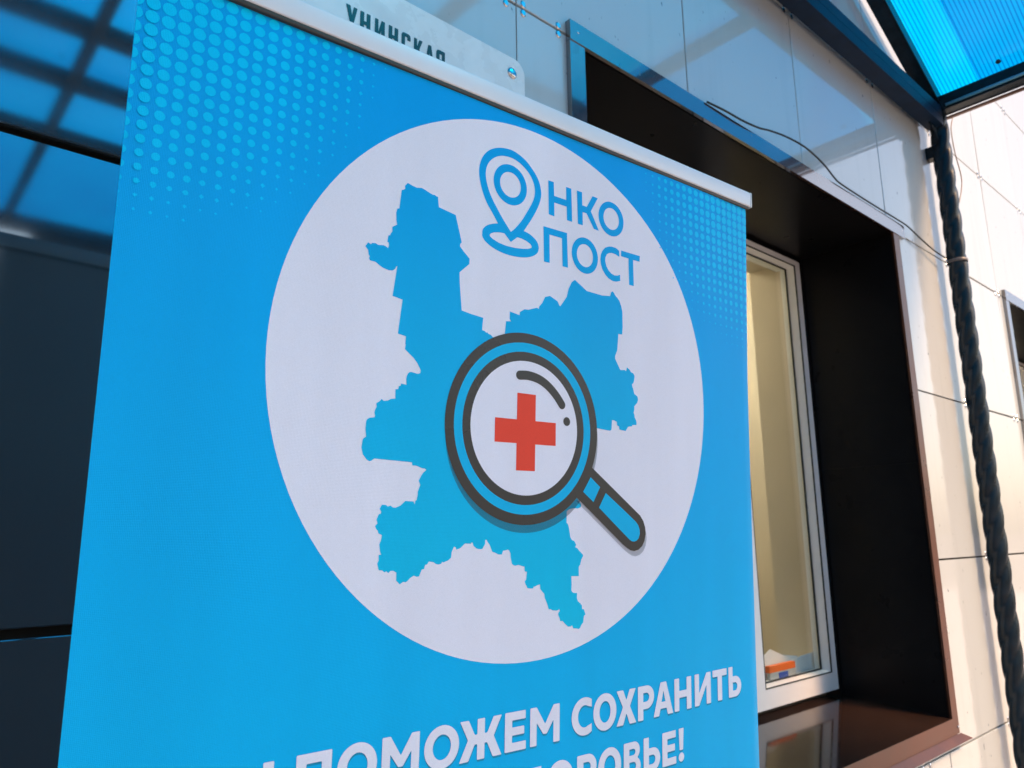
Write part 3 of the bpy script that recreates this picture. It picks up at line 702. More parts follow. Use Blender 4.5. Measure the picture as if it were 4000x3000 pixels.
ban = thing('rollup_banner', 'blue roll-up banner with white disc, region map and red-cross magnifier on the pavement', 'banner', B0)
FH = 2.05                                     # film runs from inside the bar into the cassette
H_FILM = (B0.z-.075)/-EV.z
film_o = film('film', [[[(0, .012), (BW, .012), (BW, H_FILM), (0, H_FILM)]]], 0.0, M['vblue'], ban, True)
film('film_back', [[[(.0002, .012), (BW-.0002, .012), (BW-.0002, H_FILM), (.0002, H_FILM)]]], -.0006, M['vback'], ban)
A = {
    'MAP': [(0.26433,0.15378),(0.26985,0.15529),(0.27522,0.15609),(0.28121,0.15473),(0.28498,0.1557),(0.29016,0.15738),(0.29468,0.15863),(0.29707,0.15814),(0.29884,0.15906),(0.30111,0.15939),(0.30258,0.17039),(0.32408,0.17381),(0.333,0.20269),(0.33109,0.20485),(0.33083,0.20758),(0.33623,0.21249),(0.3439,0.21884),(0.34355,0.22489),(0.33129,0.23662),(0.33207,0.24869),(0.33558,0.27803),(0.34752,0.27986),(0.36392,0.28149),(0.36285,0.2955),(0.36639,0.29589),(0.36792,0.29721),(0.37053,0.29713),(0.37093,0.29816),(0.3749,0.29897),(0.37741,0.3011),(0.38071,0.30422),(0.39348,0.3008),(0.39379,0.29521),(0.39524,0.28028),(0.40221,0.27928),(0.40017,0.27687),(0.40027,0.26824),(0.41405,0.27021),(0.41459,0.26633),(0.4214,0.26201),(0.42661,0.26175),(0.43935,0.25726),(0.44212,0.25821),(0.44288,0.25485),(0.44689,0.25052),(0.45136,0.24218),(0.45878,0.23952),(0.47059,0.24411),(0.47353,0.24887),(0.47489,0.2493),(0.47994,0.24271),(0.48503,0.2358),(0.48754,0.22596),(0.49268,0.21621),(0.49793,0.21234),(0.51709,0.22273),(0.54336,0.22382),(0.55693,0.22204),(0.55846,0.21712),(0.56037,0.21536),(0.56229,0.21542),(0.56611,0.22009),(0.56996,0.2225),(0.57324,0.22588),(0.57631,0.23199),(0.57822,0.23945),(0.5785,0.25844),(0.57748,0.2687),(0.57072,0.26873),(0.56872,0.28985),(0.56488,0.29795),(0.56487,0.30139),(0.57244,0.31283),(0.57396,0.31472),(0.58205,0.31375),(0.58301,0.31474),(0.58418,0.31447),(0.58537,0.30989),(0.58984,0.31213),(0.59275,0.31526),(0.59667,0.3162),(0.59921,0.31967),(0.59818,0.32439),(0.59716,0.32798),(0.59399,0.3311),(0.59707,0.33841),(0.59801,0.34247),(0.60292,0.34476),(0.60448,0.34669),(0.60484,0.35012),(0.60323,0.35374),(0.59787,0.35837),(0.59823,0.36178),(0.59662,0.36673),(0.59816,0.36935),(0.59853,0.37275),(0.60066,0.37533),(0.6018,0.37867),(0.60158,0.38184),(0.59415,0.38239),(0.59375,0.38405),(0.58678,0.38497),(0.58214,0.39071),(0.57133,0.38971),(0.57078,0.38572),(0.56758,0.38488),(0.56704,0.38036),(0.5618,0.37876),(0.55882,0.37886),(0.55806,0.38931),(0.55712,0.39163),(0.55435,0.39223),(0.54793,0.39175),(0.5338,0.39064),(0.52986,0.3904),(0.49829,0.47065),(0.50384,0.4759),(0.5056,0.47855),(0.50825,0.48065),(0.50884,0.48279),(0.50783,0.48493),(0.50347,0.48635),(0.49697,0.48618),(0.49053,0.48728),(0.48671,0.48962),(0.48642,0.50293),(0.48812,0.50367),(0.48971,0.50713),(0.49149,0.51499),(0.49194,0.51813),(0.49368,0.52129),(0.49583,0.52269),(0.49798,0.52314),(0.50117,0.52771),(0.49946,0.53028),(0.50306,0.53173),(0.50524,0.53409),(0.51136,0.53898),(0.5118,0.54057),(0.50892,0.54467),(0.50751,0.55005),(0.50522,0.55236),(0.50529,0.56297),(0.49403,0.56245),(0.49454,0.57203),(0.49417,0.57816),(0.49517,0.57975),(0.49702,0.58109),(0.5027,0.58173),(0.50246,0.58736),(0.5042,0.59137),(0.50562,0.59147),(0.50606,0.59273),(0.50778,0.59284),(0.50822,0.59462),(0.50995,0.59525),(0.51041,0.60011),(0.51285,0.60008),(0.51563,0.60625),(0.51318,0.60761),(0.51221,0.61471),(0.50865,0.61799),(0.50795,0.61997),(0.50582,0.62152),(0.50227,0.6207),(0.49705,0.62005),(0.4959,0.61713),(0.4945,0.61681),(0.49381,0.61776),(0.48962,0.61761),(0.48543,0.61455),(0.48125,0.6107),(0.47782,0.61072),(0.4771,0.60736),(0.47529,0.60422),(0.47499,0.6019),(0.47729,0.59966),(0.47602,0.59706),(0.47535,0.59852),(0.47222,0.599),(0.46611,0.59806),(0.4638,0.5967),(0.46139,0.59692),(0.4593,0.59132),(0.45545,0.58392),(0.45485,0.57971),(0.45243,0.57777),(0.44906,0.57441),(0.44858,0.56922),(0.44437,0.57019),(0.44112,0.57159),(0.43993,0.57094),(0.43919,0.57307),(0.43464,0.57311),(0.43074,0.57211),(0.43046,0.57062),(0.42874,0.56857),(0.42739,0.56508),(0.42928,0.56321),(0.43028,0.55509),(0.42718,0.55457),(0.42681,0.54934),(0.4245,0.54905),(0.41871,0.54736),(0.41366,0.54805),(0.40984,0.54625),(0.40779,0.53887),(0.40745,0.53496),(0.40574,0.53169),(0.40384,0.53067),(0.40074,0.53137),(0.39741,0.53177),(0.3959,0.53569),(0.3916,0.53557),(0.38727,0.53361),(0.38323,0.53235),(0.37977,0.52507),(0.37666,0.52165),(0.37565,0.51972),(0.37383,0.52011),(0.37395,0.52399),(0.37052,0.5292),(0.36786,0.52942),(0.36342,0.52874),(0.35911,0.5258),(0.35813,0.52252),(0.3562,0.52234),(0.35589,0.52361),(0.34842,0.52317),(0.34258,0.52794),(0.33803,0.52908),(0.33744,0.52698),(0.33521,0.52596),(0.33253,0.53102),(0.33191,0.53695),(0.32866,0.53959),(0.32243,0.54143),(0.32157,0.54045),(0.3205,0.54246),(0.31725,0.54329),(0.31396,0.54249),(0.31146,0.54077),(0.30577,0.5399),(0.30397,0.5428),(0.30189,0.54286),(0.30064,0.5471),(0.29811,0.54727),(0.29523,0.55381),(0.29288,0.5541),(0.28924,0.55287),(0.28514,0.55506),(0.28292,0.55719),(0.28068,0.55865),(0.2776,0.55824),(0.27404,0.56027),(0.26993,0.55655),(0.26988,0.54911),(0.26648,0.54727),(0.26347,0.54715),(0.26104,0.54925),(0.25901,0.54735),(0.25698,0.5483),(0.25453,0.54638),(0.25068,0.54597),(0.24891,0.53985),(0.25038,0.53694),(0.24998,0.53201),(0.25261,0.53157),(0.25128,0.52855),(0.25022,0.52204),(0.25179,0.51817),(0.25259,0.51336),(0.24866,0.51161),(0.24779,0.50899),(0.24626,0.50767),(0.24478,0.50466),(0.2473,0.5022),(0.24609,0.49854),(0.2482,0.49369),(0.25038,0.4929),(0.25075,0.49131),(0.24883,0.48843),(0.25101,0.48459),(0.2552,0.48468),(0.25753,0.48625),(0.2605,0.4853),(0.26285,0.48701),(0.26621,0.48725),(0.27117,0.4852),(0.27369,0.48316),(0.27637,0.4807),(0.28578,0.48099),(0.28717,0.48397),(0.2878,0.48028),(0.28919,0.47958),(0.29023,0.4741),(0.29011,0.47136),(0.2927,0.4647),(0.29075,0.46035),(0.29343,0.45543),(0.29571,0.45217),(0.29931,0.4494),(0.29715,0.44809),(0.29391,0.4478),(0.28741,0.4457),(0.28264,0.44548),(0.28219,0.44247),(0.24064,0.44069),(0.23751,0.44309),(0.23533,0.44346),(0.23231,0.4416),(0.22844,0.43716),(0.22664,0.43064),(0.22745,0.42396),(0.22808,0.42219),(0.23103,0.42),(0.22994,0.41313),(0.23025,0.40507),(0.23146,0.40309),(0.2339,0.40168),(0.23905,0.40087),(0.2394,0.39894),(0.2385,0.39603),(0.23938,0.39283),(0.24061,0.39041),(0.24013,0.38691),(0.24391,0.38437),(0.24561,0.38216),(0.24798,0.38399),(0.25251,0.38315),(0.25549,0.38135),(0.26055,0.38045),(0.26027,0.37129),(0.26352,0.37068),(0.26385,0.3677),(0.26585,0.36707),(0.26623,0.36492),(0.26954,0.36513),(0.27241,0.36538),(0.27184,0.3598),(0.27233,0.35663),(0.27348,0.35394),(0.27532,0.35217),(0.2777,0.35174),(0.28502,0.35289),(0.28773,0.35171),(0.28809,0.34865),(0.28564,0.34468),(0.28372,0.34161),(0.27947,0.33713),(0.26902,0.32936),(0.26959,0.32427),(0.2691,0.32391),(0.26954,0.31611),(0.26027,0.31463),(0.26401,0.27889),(0.25251,0.27706),(0.25638,0.24509),(0.25514,0.24579),(0.2543,0.24815),(0.25157,0.25075),(0.24689,0.25142),(0.24059,0.25011),(0.23743,0.24875),(0.2319,0.24574),(0.22579,0.24547),(0.22491,0.24308),(0.22556,0.24108),(0.22446,0.24032),(0.22344,0.23524),(0.22024,0.23195),(0.22318,0.22741),(0.22615,0.22889),(0.22743,0.22715),(0.23138,0.22654),(0.23406,0.22767),(0.24021,0.22671),(0.24258,0.22734),(0.24499,0.22855),(0.24597,0.22599),(0.24566,0.22284),(0.2439,0.22222),(0.24482,0.21526),(0.24684,0.21464),(0.24723,0.21293),(0.24915,0.20996),(0.24877,0.20533),(0.25402,0.20168),(0.25301,0.19717),(0.25247,0.18911),(0.25354,0.18465),(0.25575,0.18378),(0.25718,0.16911),(0.25757,0.16342),(0.25996,0.16245),(0.26168,0.16061),(0.26106,0.1579)],
    'CIRCLE': (0.43325,0.34597,0.30359),
    'RING': (0.42619,0.39746,0.10746,0.09628,0.08578,0.07538),
    'HANDLE': [(0.51897,0.43463),(0.52733,0.43951),(0.5628,0.46422),(0.6062,0.49422),(0.61193,0.50089),(0.61528,0.50901),(0.61598,0.51711),(0.61376,0.52515),(0.60974,0.53131),(0.60315,0.5356),(0.59536,0.53716),(0.58895,0.53611),(0.58261,0.53298),(0.57506,0.52827),(0.53824,0.50101),(0.50401,0.47564),(0.49823,0.47117)],
    'HPATCH1': [(0.52307,0.44972),(0.5382,0.46092),(0.52744,0.47874),(0.51114,0.46702)],
    'HPATCH2': [(0.54745,0.46769),(0.57276,0.48457),(0.59827,0.50174),(0.60266,0.50623),(0.60496,0.51161),(0.60517,0.51697),(0.60276,0.52228),(0.59935,0.52488),(0.59494,0.52586),(0.59083,0.52525),(0.58649,0.52288),(0.56267,0.5051),(0.5363,0.48519)],
    'ARC': [(0.41539,0.33924),(0.42803,0.33829),(0.44312,0.34082),(0.45636,0.34706),(0.46874,0.35696),(0.47789,0.3673)],
    'ADOT': [(0.48537,0.38633),(0.48532,0.38116),(0.48542,0.39149),(0.48036,0.38637),(0.49041,0.38647)],
    'CROSS': (0.42572,0.40252,0.0132,0.04311),
    'PIN': [(0.38076,0.16933),(0.37295,0.15915),(0.36443,0.14861),(0.35814,0.13629),(0.3544,0.12459),(0.35307,0.11474),(0.35386,0.10682),(0.35629,0.099),(0.36055,0.09187),(0.36639,0.0859),(0.37385,0.08121),(0.38222,0.07805),(0.39073,0.07631),(0.40018,0.07603),(0.4098,0.07828),(0.41958,0.08244),(0.42788,0.08876),(0.43543,0.09605),(0.44056,0.1041),(0.44339,0.11417),(0.44333,0.12097),(0.44098,0.1297),(0.4362,0.14034),(0.42906,0.15281),(0.42277,0.1623),(0.4181,0.16933),(0.42454,0.17043),(0.43105,0.17284),(0.43766,0.17725),(0.44053,0.18255),(0.44076,0.18647),(0.43872,0.19154),(0.4331,0.19605),(0.4251,0.19948),(0.41401,0.20188),(0.40152,0.20291),(0.38921,0.20241),(0.37706,0.20004),(0.36878,0.19687),(0.36277,0.19323),(0.35971,0.18894),(0.35962,0.18583),(0.35994,0.18199),(0.36233,0.17827),(0.36666,0.17469),(0.37329,0.17155)],
    'PINH1': [(0.39932,0.17486),(0.38822,0.16299),(0.37877,0.15125),(0.37093,0.14048),(0.36536,0.12917),(0.36251,0.11841),(0.36259,0.11066),(0.36463,0.10359),(0.36897,0.0971),(0.3749,0.09177),(0.38247,0.08774),(0.39096,0.0858),(0.4004,0.08558),(0.41001,0.08802),(0.4198,0.09317),(0.42726,0.09976),(0.43235,0.10844),(0.43381,0.1168),(0.43265,0.12519),(0.42872,0.13427),(0.42244,0.14521),(0.41467,0.15771),(0.40543,0.16912)],
    'PINH2': [(0.36965,0.18559),(0.37137,0.18329),(0.3758,0.1811),(0.38254,0.17937),(0.39015,0.17884),(0.3996,0.18691),(0.4088,0.1791),(0.41512,0.17918),(0.42152,0.18031),(0.428,0.18276),(0.43047,0.18522),(0.4297,0.18723),(0.4249,0.18935),(0.41695,0.19113),(0.40596,0.19255),(0.39357,0.1929),(0.38287,0.19176),(0.37452,0.18925),(0.37074,0.18735)],
    'PINC': (0.39752,0.11861,0.02419,0.01507),
    'L_H': [(0.45424,0.0968),(0.46296,0.09681),(0.46387,0.11406),(0.48316,0.11413),(0.48282,0.09721),(0.49134,0.09737),(0.49311,0.13977),(0.48464,0.13965),(0.48394,0.12253),(0.46415,0.12249),(0.46454,0.13989),(0.4557,0.13941)],
    'L_K': [(0.50067,0.09704),(0.5092,0.09711),(0.50984,0.11394),(0.51716,0.11415),(0.52712,0.09738),(0.53613,0.09783),(0.5242,0.11816),(0.53788,0.14069),(0.52909,0.13996),(0.51683,0.12274),(0.51025,0.12273),(0.51071,0.13991),(0.5024,0.13984)],
    'L_O1': [(0.55954,0.11964,0.02219,0.02281),(0.55962,0.11944,0.01363,0.01448)],
    'L_P': [(0.44756,0.15626),(0.48479,0.156),(0.4866,0.19937),(0.47794,0.19941),(0.4767,0.16446),(0.45706,0.16446),(0.45788,0.19933),(0.44905,0.1996)],
    'L_O2': [(0.51432,0.17817,0.02177,0.02297),(0.51427,0.17822,0.01333,0.01455)],
    'L_C': [(0.57336,0.15908),(0.5679,0.15669),(0.56111,0.15634),(0.55534,0.15735),(0.54865,0.16028),(0.54392,0.16518),(0.54109,0.17118),(0.54016,0.17703),(0.5411,0.18388),(0.54392,0.19033),(0.54863,0.19571),(0.55431,0.19952),(0.56099,0.20146),(0.56773,0.20128),(0.57493,0.19874),(0.57457,0.19079),(0.5697,0.19291),(0.56486,0.19359),(0.55909,0.19219),(0.55394,0.1887),(0.55053,0.18402),(0.54864,0.17805),(0.54902,0.173),(0.5515,0.16848),(0.55532,0.16594),(0.56012,0.16488),(0.56689,0.16512),(0.57371,0.16739)],
    'L_T': [(0.5769,0.15786),(0.61129,0.15809),(0.6108,0.16587),(0.59858,0.16597),(0.59928,0.20109),(0.59088,0.20097),(0.59014,0.16588),(0.57666,0.16559)],
}
cx, cy, cr = A['CIRCLE']
L1, L2, L3 = .00022, .00044, .00066
film('white_disc', [[ring_pts(cx, cy, cr, n=128)]], L1, M['vwhite'], film_o)
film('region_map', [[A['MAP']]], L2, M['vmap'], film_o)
mx_, my_, r0, r1, r2, r3 = A['RING']
# printed shadow of the magnifier: the same outline set a little lower
sh = .0085
film('magnifier_shadow', [[ring_pts(mx_+.001, my_+sh, r0, n=96)]], .00055, M['film'], film_o)
film('handle_shadow', [[[(x+.002, y+sh*.75) for x, y in A['HANDLE'][2:]]]], .00058, M['film2'], film_o)
film('magnifier_rim', [[ring_pts(mx_, my_, r0, n=96), ring_pts(mx_, my_, r1, n=96)], [ring_pts(mx_, my_, r2, n=96), ring_pts(mx_, my_, r3, n=96)]], .00080, M['vdark'], film_o)
film('magnifier_ring', [[ring_pts(mx_, my_, r1, n=96), ring_pts(mx_, my_, r2, n=96)]], .00080, M['vcyan'], film_o)
film('lens', [[ring_pts(mx_, my_, r3, n=96)]], .00080, M['vwhite'], film_o)
film('handle', [[A['HANDLE']]], .00072, M['vdark'], film_o)
film('handle_inlay', [[A['HPATCH1']], [A['HPATCH2']]], .00094, M['vcyan'], film_o)
ax = A['ARC']; aw = .0088
acx, acy = mx_, my_
def stroke(pts, hw):
    P = [Vector(p) for p in pts]; L = []; R = []
    for i, p in enumerate(P):
        d = (P[min(i+1, len(P)-1)]-P[max(i-1, 0)]).normalized(); n = Vector((-d.y, d.x)); L.append(p+n*hw); R.append(p-n*hw)
    d0 = (P[0]-P[1]).normalized(); n0 = Vector((-d0.y, d0.x)); d1 = (P[-1]-P[-2]).normalized(); n1 = Vector((-d1.y, d1.x))
    cap1 = [P[-1]+n1*hw*math.cos(t)+d1*hw*math.sin(t) for t in [k*math.pi/8 for k in range(0, 9)]]
    cap0 = [P[0]+n0*hw*math.cos(t)+d0*hw*math.sin(t) for t in [k*math.pi/8 for k in range(0, 9)]]
    return [tuple(q) for q in L[:-1]+cap1+R[::-1][1:-1]+cap0[:-1]]
sp = [tuple(q)[:2] for q in spline([(x, y, 0) for x, y in ax], 4)]
film('lens_glint', [[stroke(sp, .0052)], [ring_pts(A['ADOT'][0][0], A['ADOT'][0][1], .0052, n=20)]], L3+.00040, M['vdark'], film_o)
qx, qy, a, b = A['CROSS']
film('red_cross', [[[(qx-a,qy-b),(qx+a,qy-b),(qx+a,qy-a),(qx+b,qy-a),(qx+b,qy+a),(qx+a,qy+a),(qx+a,qy+b),(qx-a,qy+b),(qx-a,qy+a),(qx-b,qy+a),(qx-b,qy-a),(qx-a,qy-a)]]], L3+.00040, M['vred'], film_o)
px_, py_, pr0, pr1 = A['PINC']
sm_ = lambda pts: [tuple(q)[:2] for q in spline([(x, y, 0) for x, y in pts], 3)]
po = A['PIN']
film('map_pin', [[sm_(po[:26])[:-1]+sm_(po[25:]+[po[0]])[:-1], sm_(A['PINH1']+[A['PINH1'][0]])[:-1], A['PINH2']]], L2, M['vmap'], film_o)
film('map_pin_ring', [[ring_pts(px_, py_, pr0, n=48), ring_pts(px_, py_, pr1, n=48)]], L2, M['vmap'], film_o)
def o_glyph(e): return [ring_pts(*e[0], n=48), ring_pts(*e[1], n=48)]
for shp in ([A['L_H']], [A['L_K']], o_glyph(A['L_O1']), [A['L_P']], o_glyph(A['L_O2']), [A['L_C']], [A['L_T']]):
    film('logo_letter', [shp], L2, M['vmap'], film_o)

# slogan lettering: heavy grotesque, drawn in millimetres on a 39 mm cap height
H = 39.0
def g_O(w): return [[ring_pts(w/2, H/2, w/2, H/2+.8, 40), ring_pts(w/2, H/2, w/2-9.6, H/2-7.8, 36)]]
def g_rect(pts): return [[rounded(pts, 1.1)]]
GL = {
 'П': lambda w: g_rect([(0,0),(w,0),(w,H),(w-9.3,H),(w-9.3,8.5),(9.3,8.5),(9.3,H),(0,H)]),
 'О': g_O,
 'М': lambda w: g_rect([(0,0),(8.6,0),(w/2,18.5),(w-8.6,0),(w,0),(w,H),(w-8.8,H),(w-8.8,16),(w/2+2.4,28.6),(w/2-2.4,28.6),(8.8,16),(8.8,H),(0,H)]),
 'Ж': lambda w: g_rect([(0,0),(10.3,0),(18,14.8),(w/2-4.5,14.8),(w/2-4.5,0),(w/2+4.5,0),(w/2+4.5,14.8),(w-18,14.8),(w-10.3,0),(w,0),(w-9.8,18.9),(w+.4,H),(w-10.6,H),(w-18,24),(w/2+4.5,24),(w/2+4.5,H),(w/2-4.5,H),(w/2-4.5,24),(18,24),(10.6,H),(-.4,H),(9.8,18.9)]),
 'Е': lambda w: g_rect([(0,0),(w-.6,0),(w-.6,8.4),(9.3,8.4),(9.3,15.4),(w-2.4,15.4),(w-2.4,23.4),(9.3,23.4),(9.3,30.6),(w,30.6),(w,H),(0,H)]),
 'С': lambda w: [[arc(19.4, H/2, 19.4, H/2+.8, 57, 303, 30)+[(w-.2, 10.6)]+arc(19.4, H/2, 10, 11.8, 297, 63, 24)+[(w-.2, H-10.6)]]],
 'Х': lambda w: g_rect([(0,0),(10.8,0),(w/2,11.7),(w-10.8,0),(w-.3,0),(w/2+5.9,19.2),(w+.3,H),(w-10.9,H),(w/2,26.6),(10.7,H),(-.3,H),(w/2-5.9,19.2)]),
 'Р': lambda w: [[[(0,1),(1,0)]+arc(w-13.4, 13.4, 13.4, 13.4, -90, 90, 16)+[(9.3,26.8),(9.3,H-.8),(8.5,H),(.8,H),(0,H-.8)], [(9.3,8.3)]+arc(w-14, 13.4, 5.1, 5.1, -90, 90, 10)+[(9.3,18.5)]]],
 'А': lambda w: [[rounded([(w/2-5.2,0),(w/2+5.2,0),(w,H),(w-10.2,H),(w-12.6,31),(12.6,31),(10.2,H),(0,H)],1.1), [(w/2,10.5),(w/2+3.6,23.2),(w/2-3.6,23.2)]]],
 'Н': lambda w: g_rect([(0,0),(9.3,0),(9.3,15.2),(w-9.3,15.2),(w-9.3,0),(w,0),(w,H),(w-9.3,H),(w-9.3,23.5),(9.3,23.5),(9.3,H),(0,H)]),
 'И': lambda w: g_rect([(0,0),(9.1,0),(9.1,23.8),(w-8.9,0),(w,0),(w,H),(w-9.1,H),(w-9.1,15.3),(8.9,H),(0,H)]),
 'Т': lambda w: g_rect([(0,0),(w,0),(w,8.4),(w/2+4.7,8.4),(w/2+4.7,H),(w/2-4.7,H),(w/2-4.7,8.4),(0,8.4)]),
 'Ь': lambda w: [[[(0,.8),(.8,0),(8.5,0),(9.3,.8),(9.3,12.6)]+arc(w-13.2, H-13.2, 13.2, 13.2, -90, 90, 16)+[(.8,H),(0,H-.8)], [(9.3,20.6)]+arc(w-14, H-13.2, 5.2, 5.2, -90, 90, 10)+[(9.3,H-8)]]],
 'В': lambda w: [[[(0,.8),(.8,0)]+arc(w-11.4, 10, 10, 10, -90, 52, 12)+arc(w-11.3, H-11, 11.3, 11, -55, 90, 12)+[(.8,H),(0,H-.8)], [(9.3,7.8)]+arc(w-12.6, 11.3, 3.6, 3.5, -90, 90, 8)+[(9.3,14.8)], [(9.3,22.3)]+arc(w-12.6, 26.7, 4.6, 4.4, -90, 90, 8)+[(9.3,31.1)]]],
 '!': lambda w: [[rounded([(.3,0),(w-.3,0),(w-1.7,25.5),(1.7,25.5)],1.0)], [ring_pts(w/2, 33.8, 5.3, n=20)]],
 'Ы': lambda w: [[[(0,.8),(.8,0),(8.5,0),(9.3,.8),(9.3,12.6)]+arc(w-9.3-7-13.2, H-13.2, 13.2, 13.2, -90, 90, 16)+[(.8,H),(0,H-.8)], [(9.3,20.6)]+arc(w-9.3-7-14, H-13.2, 5.2, 5.2, -90, 90, 10)+[(9.3,H-8)]], [rounded([(w-9.3,0),(w,0),(w,H),(w-9.3,H)],1.1)]],
 'Д': lambda w: [[[(6,0),(w-5,0),(w-5,30.6),(w,30.6),(w,46),(w-8.5,46),(w-8.5,H),(8.5,H),(8.5,46),(0,46),(0,30.6),(3,30.6),(6,18)], [(14,8.4),(w-14,8.4),(w-14,30.6),(12,30.6)]]],
 'З': lambda w: [[[(1,7),(6,1.5),(13,-.5),(21,1),(26,6),(26.5,11),(24,16),(20,18.6),(25,21.5),(28,27),(27,33),(21,38.5),(13,39.7),(5,38),(0,33),(6,26.5),(11,31),(16,31),(18.5,27.5),(16.5,24),(10,23.4),(10,15.8),(15,15.2),(17,12),(15,8.6),(10.5,8.3),(7,11.5)]]],
}
LINE1 = [('М',66,106),('Ы',112,160.5),('П',180.1,212.9),('О',218.3,257.9),('М',262.6,302.7),('О',308.1,348.1),('Ж',348.8,400),('Е',404.3,431.8),('М',437.4,478),('С',495.3,525.5),('О',527.7,564.2),('Х',564.5,597),('Р',600.3,629),('А',627.9,664.4),('Н',667,700.3),('И',707.2,740.6),('Т',744.8,775.4),('Ь',779.3,807.3)]
LINE2 = [('З',394,422),('Д',426,458),('О',460.5,498.5),('Р',503.6,532.7),('О',535.1,571.7),('В',576,604.5),('Ь',609.7,639.2),('Е',643.3,669.2),('!',674,684.2)]
def slogan(line, ytop, slope):
    for ch, xa, xb in line:
        yo = ytop+slope*((xa+xb)/2-450)
        shapes = [[[((xa+px)/1000, (yo+py)/1000) for px, py in loop] for loop in poly] for poly in GL[ch](xb-xa)]
        film('slogan_letter', shapes, .00055, M['vwhite'], film_o)
        film('letter_shadow', [[[(x+.0004, y+.0022) for x, y in loop] for loop in poly] for poly in shapes], .00028, M['film2'], film_o)
slogan(LINE1, 697.6, -.0068)
slogan(LINE2, 757.8, -.0085)

# half-tone dots fading out from both top corners
def prof(d):
    K = [(0,6.3),(75,5.65),(125,5.05),(160,4.45),(190,3.75),(210,3.0),(225,2.2),(238,1.45),(247,.95)]
    if d >= 247: return 0
    for (d0, a0), (d1, a1) in zip(K, K[1:]):
        if d <= d1: return a0+(a1-a0)*(d-d0)/(d1-d0)
rnd = random.Random(3)
def dots(mirror):
    shapes = []
    for j in range(-2, 22):
        for i in range(-1, 22):
            if mirror: x = 845.7-12.97*i; y = 75.8+12.33*(j-4); q = 850-x
            else: x = 12.4+12.97*i; y = 74.0+12.33*(j-4); q = x
            if y < 18: continue
            d = math.hypot(1.055*q, .975*y)*(1+.012*math.sin(x*.21)+.012*math.sin(y*.17))
            r = prof(d)
            if r <= .0: continue
            if r > 3.0: pts = ring_pts(x, y, r, n=18)
            elif r > 2.2:
                k = rnd.randrange(4); pts = ring_pts(x, y, r*.97, n=12); pts[k*3] = (x+(pts[k*3][0]-x)*1.3, y+(pts[k*3][1]-y)*1.3)
            else:
                s = rnd.uniform(.9, 1.25); pts = [(x+r*1.15*s, y), (x+r*.5, y+r*.62), (x, y+r*1.2), (x-r*.62, y+r*.45), (x-r*1.1, y), (x-r*.4, y-r*.7), (x, y-r*1.1), (x+r*.65, y-r*.5)]
            pts = [(min(max(px/1000, .0003), BW-.0003), py/1000) for px, py in pts]
            if max(p[0] for p in pts)-min(p[0] for p in pts) < .0006: continue
            clean = [pts[0]]
            for p in pts[1:]:
                if math.hypot(p[0]-clean[-1][0], p[1]-clean[-1][1]) > 5e-5: clean.append(p)
            if len(clean) > 2: shapes.append([clean])
    return shapes
film('dot_pattern', dots(False), L1, M['vdot'], film_o)
film('dot_pattern', dots(True), L1, M['vdot'], film_o)

BAR_R = .0076
# clamp bar along the top: rounded extrusion with a slot below that grips the film
def bar_solid(name, x0, x1, y0, y1, n0, n1, material, bevel):
    bm = bmesh.new(); bm_box(bm, x0, x1, n0, n1, y0, y1)
    if bevel: bmesh.ops.bevel(bm, geom=bm.edges[:], offset=bevel, segments=3, affect='EDGES', profile=.5)
    for v in bm.verts: v.co = EU*v.co.x + EV*v.co.z + EN*v.co.y
    bmesh.ops.recalc_face_normals(bm, faces=bm.faces)
    me = bpy.data.meshes.new(name); bm.to_mesh(me); bm.free()
    return link(name, me, material, ban, True)
bar_solid('clamp_bar', -.0085, BW+BAR_R, .0034, .0268, -.0040, .0080, M['alu'], .0020)
bar_solid('bar_slot_shade', -.006, BW+BAR_R-.003, .0265, .0312, -.0026, .0060, M['alu_dark'], .0008)  # dark slot, made thicker to include the bar's contact shadow on the film
for xc in (-.0125, BW+BAR_R+.0001): bar_solid('end_cap', xc, xc+.0030, .0031, .0272, -.0043, .0083, M['pvc'], .0012)
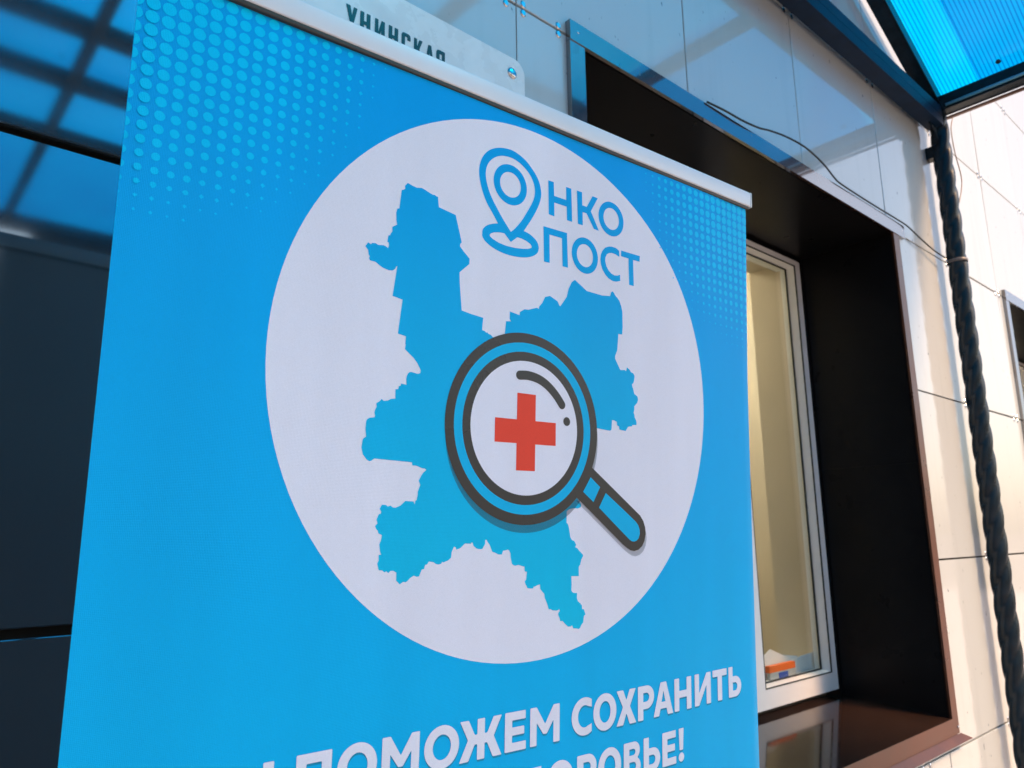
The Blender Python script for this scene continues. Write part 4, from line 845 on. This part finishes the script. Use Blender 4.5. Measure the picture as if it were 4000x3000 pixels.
# cassette on the pavement, feet and support pole behind the film
foot_c = B0 + EU*(BW/2) + EV*H_FILM
cs = box('cassette', (-.445, .445), (-.045, .075), (.012, .085), M['alu'], ban, .012, 3)
cs.location = Vector((foot_c.x, foot_c.y, 0))-B0; cs.rotation_euler = (0, 0, math.atan2(EU.y, EU.x))
for s in (-.3, .3):
    ft = box('foot', (s-.02, s+.02), (-.16, .20), (.0005, .011), M['alu'], ban, .003)
    ft.location = cs.location; ft.rotation_euler = cs.rotation_euler
p0 = Vector((foot_c.x, foot_c.y, .08))+EN*.03; p1 = B0+EU*(BW/2)+EV*.02+EN*.016
tube('pole', [p0-B0, p0.lerp(p1, .5)-B0, p1-B0], .008, M['alu'], ban, 12)

# ------------------------------------------------------------------ across the street (seen only as reflections in the polished panels)
house = thing('brick_house', 'dark brick house across the street facing the clad building', 'house', (3.92, -15, -.12))
box('wall', (-1.75, 1.75), (-4, 0), (0, 7.62), M['brick'], house)
box('roof', (-1.85, 1.85), (-4.15, .12), (7.621, 7.72), M['roof'], house)
for zc in (1.4, 4.3):
    for k in range(2):
        x = -.85+1.7*k
        f_ = box('window', (x-.55, x+.55), (.002, .05), (zc-.05, zc+1.35), M['pvc'], house)
        box('pane', (x-.47, x+.47), (.052, .056), (zc+.03, zc+1.27), M['dkglass'], f_)
def tree(name, label, loc, h, r, n, seed):
    rr = random.Random(seed); t = thing(name, label, 'tree', loc, 'trees across the street')
    tube('trunk', [(0,0,0),(.05,.02,h*.3),(-.03,.05,h*.6),(.02,0,h*.8)], .11, M['trunk'], t)
    V = []; F = []
    for _ in range(n):
        th, u = rr.uniform(0, 6.283), rr.uniform(-1, 1); q = rr.random()**.4
        c = Vector((r*q*math.sqrt(1-u*u)*math.cos(th), r*q*math.sqrt(1-u*u)*math.sin(th), h*.66+h*.36*q*u))
        a = Vector((rr.gauss(0,1), rr.gauss(0,1), rr.gauss(0,1))).normalized()*.16; b2 = a.cross(Vector((rr.gauss(0,1), rr.gauss(0,1), rr.gauss(0,1))).normalized())
        i = len(V); V += [c-a, c+b2, c+a, c-b2]; F.append((i, i+1, i+2, i+3))
    link('crown', pmesh('crown', V, F), M['leaf'], t)
tree('street_tree', 'leafy tree standing left of the brick house across the street', (-3.2, -17, -.12), 4.2, 1.7, 1600, 1)
tree('street_tree', 'leafy tree at the right end of the brick house across the street', (16.5, -18, -.12), 5.0, 2.0, 1600, 2)
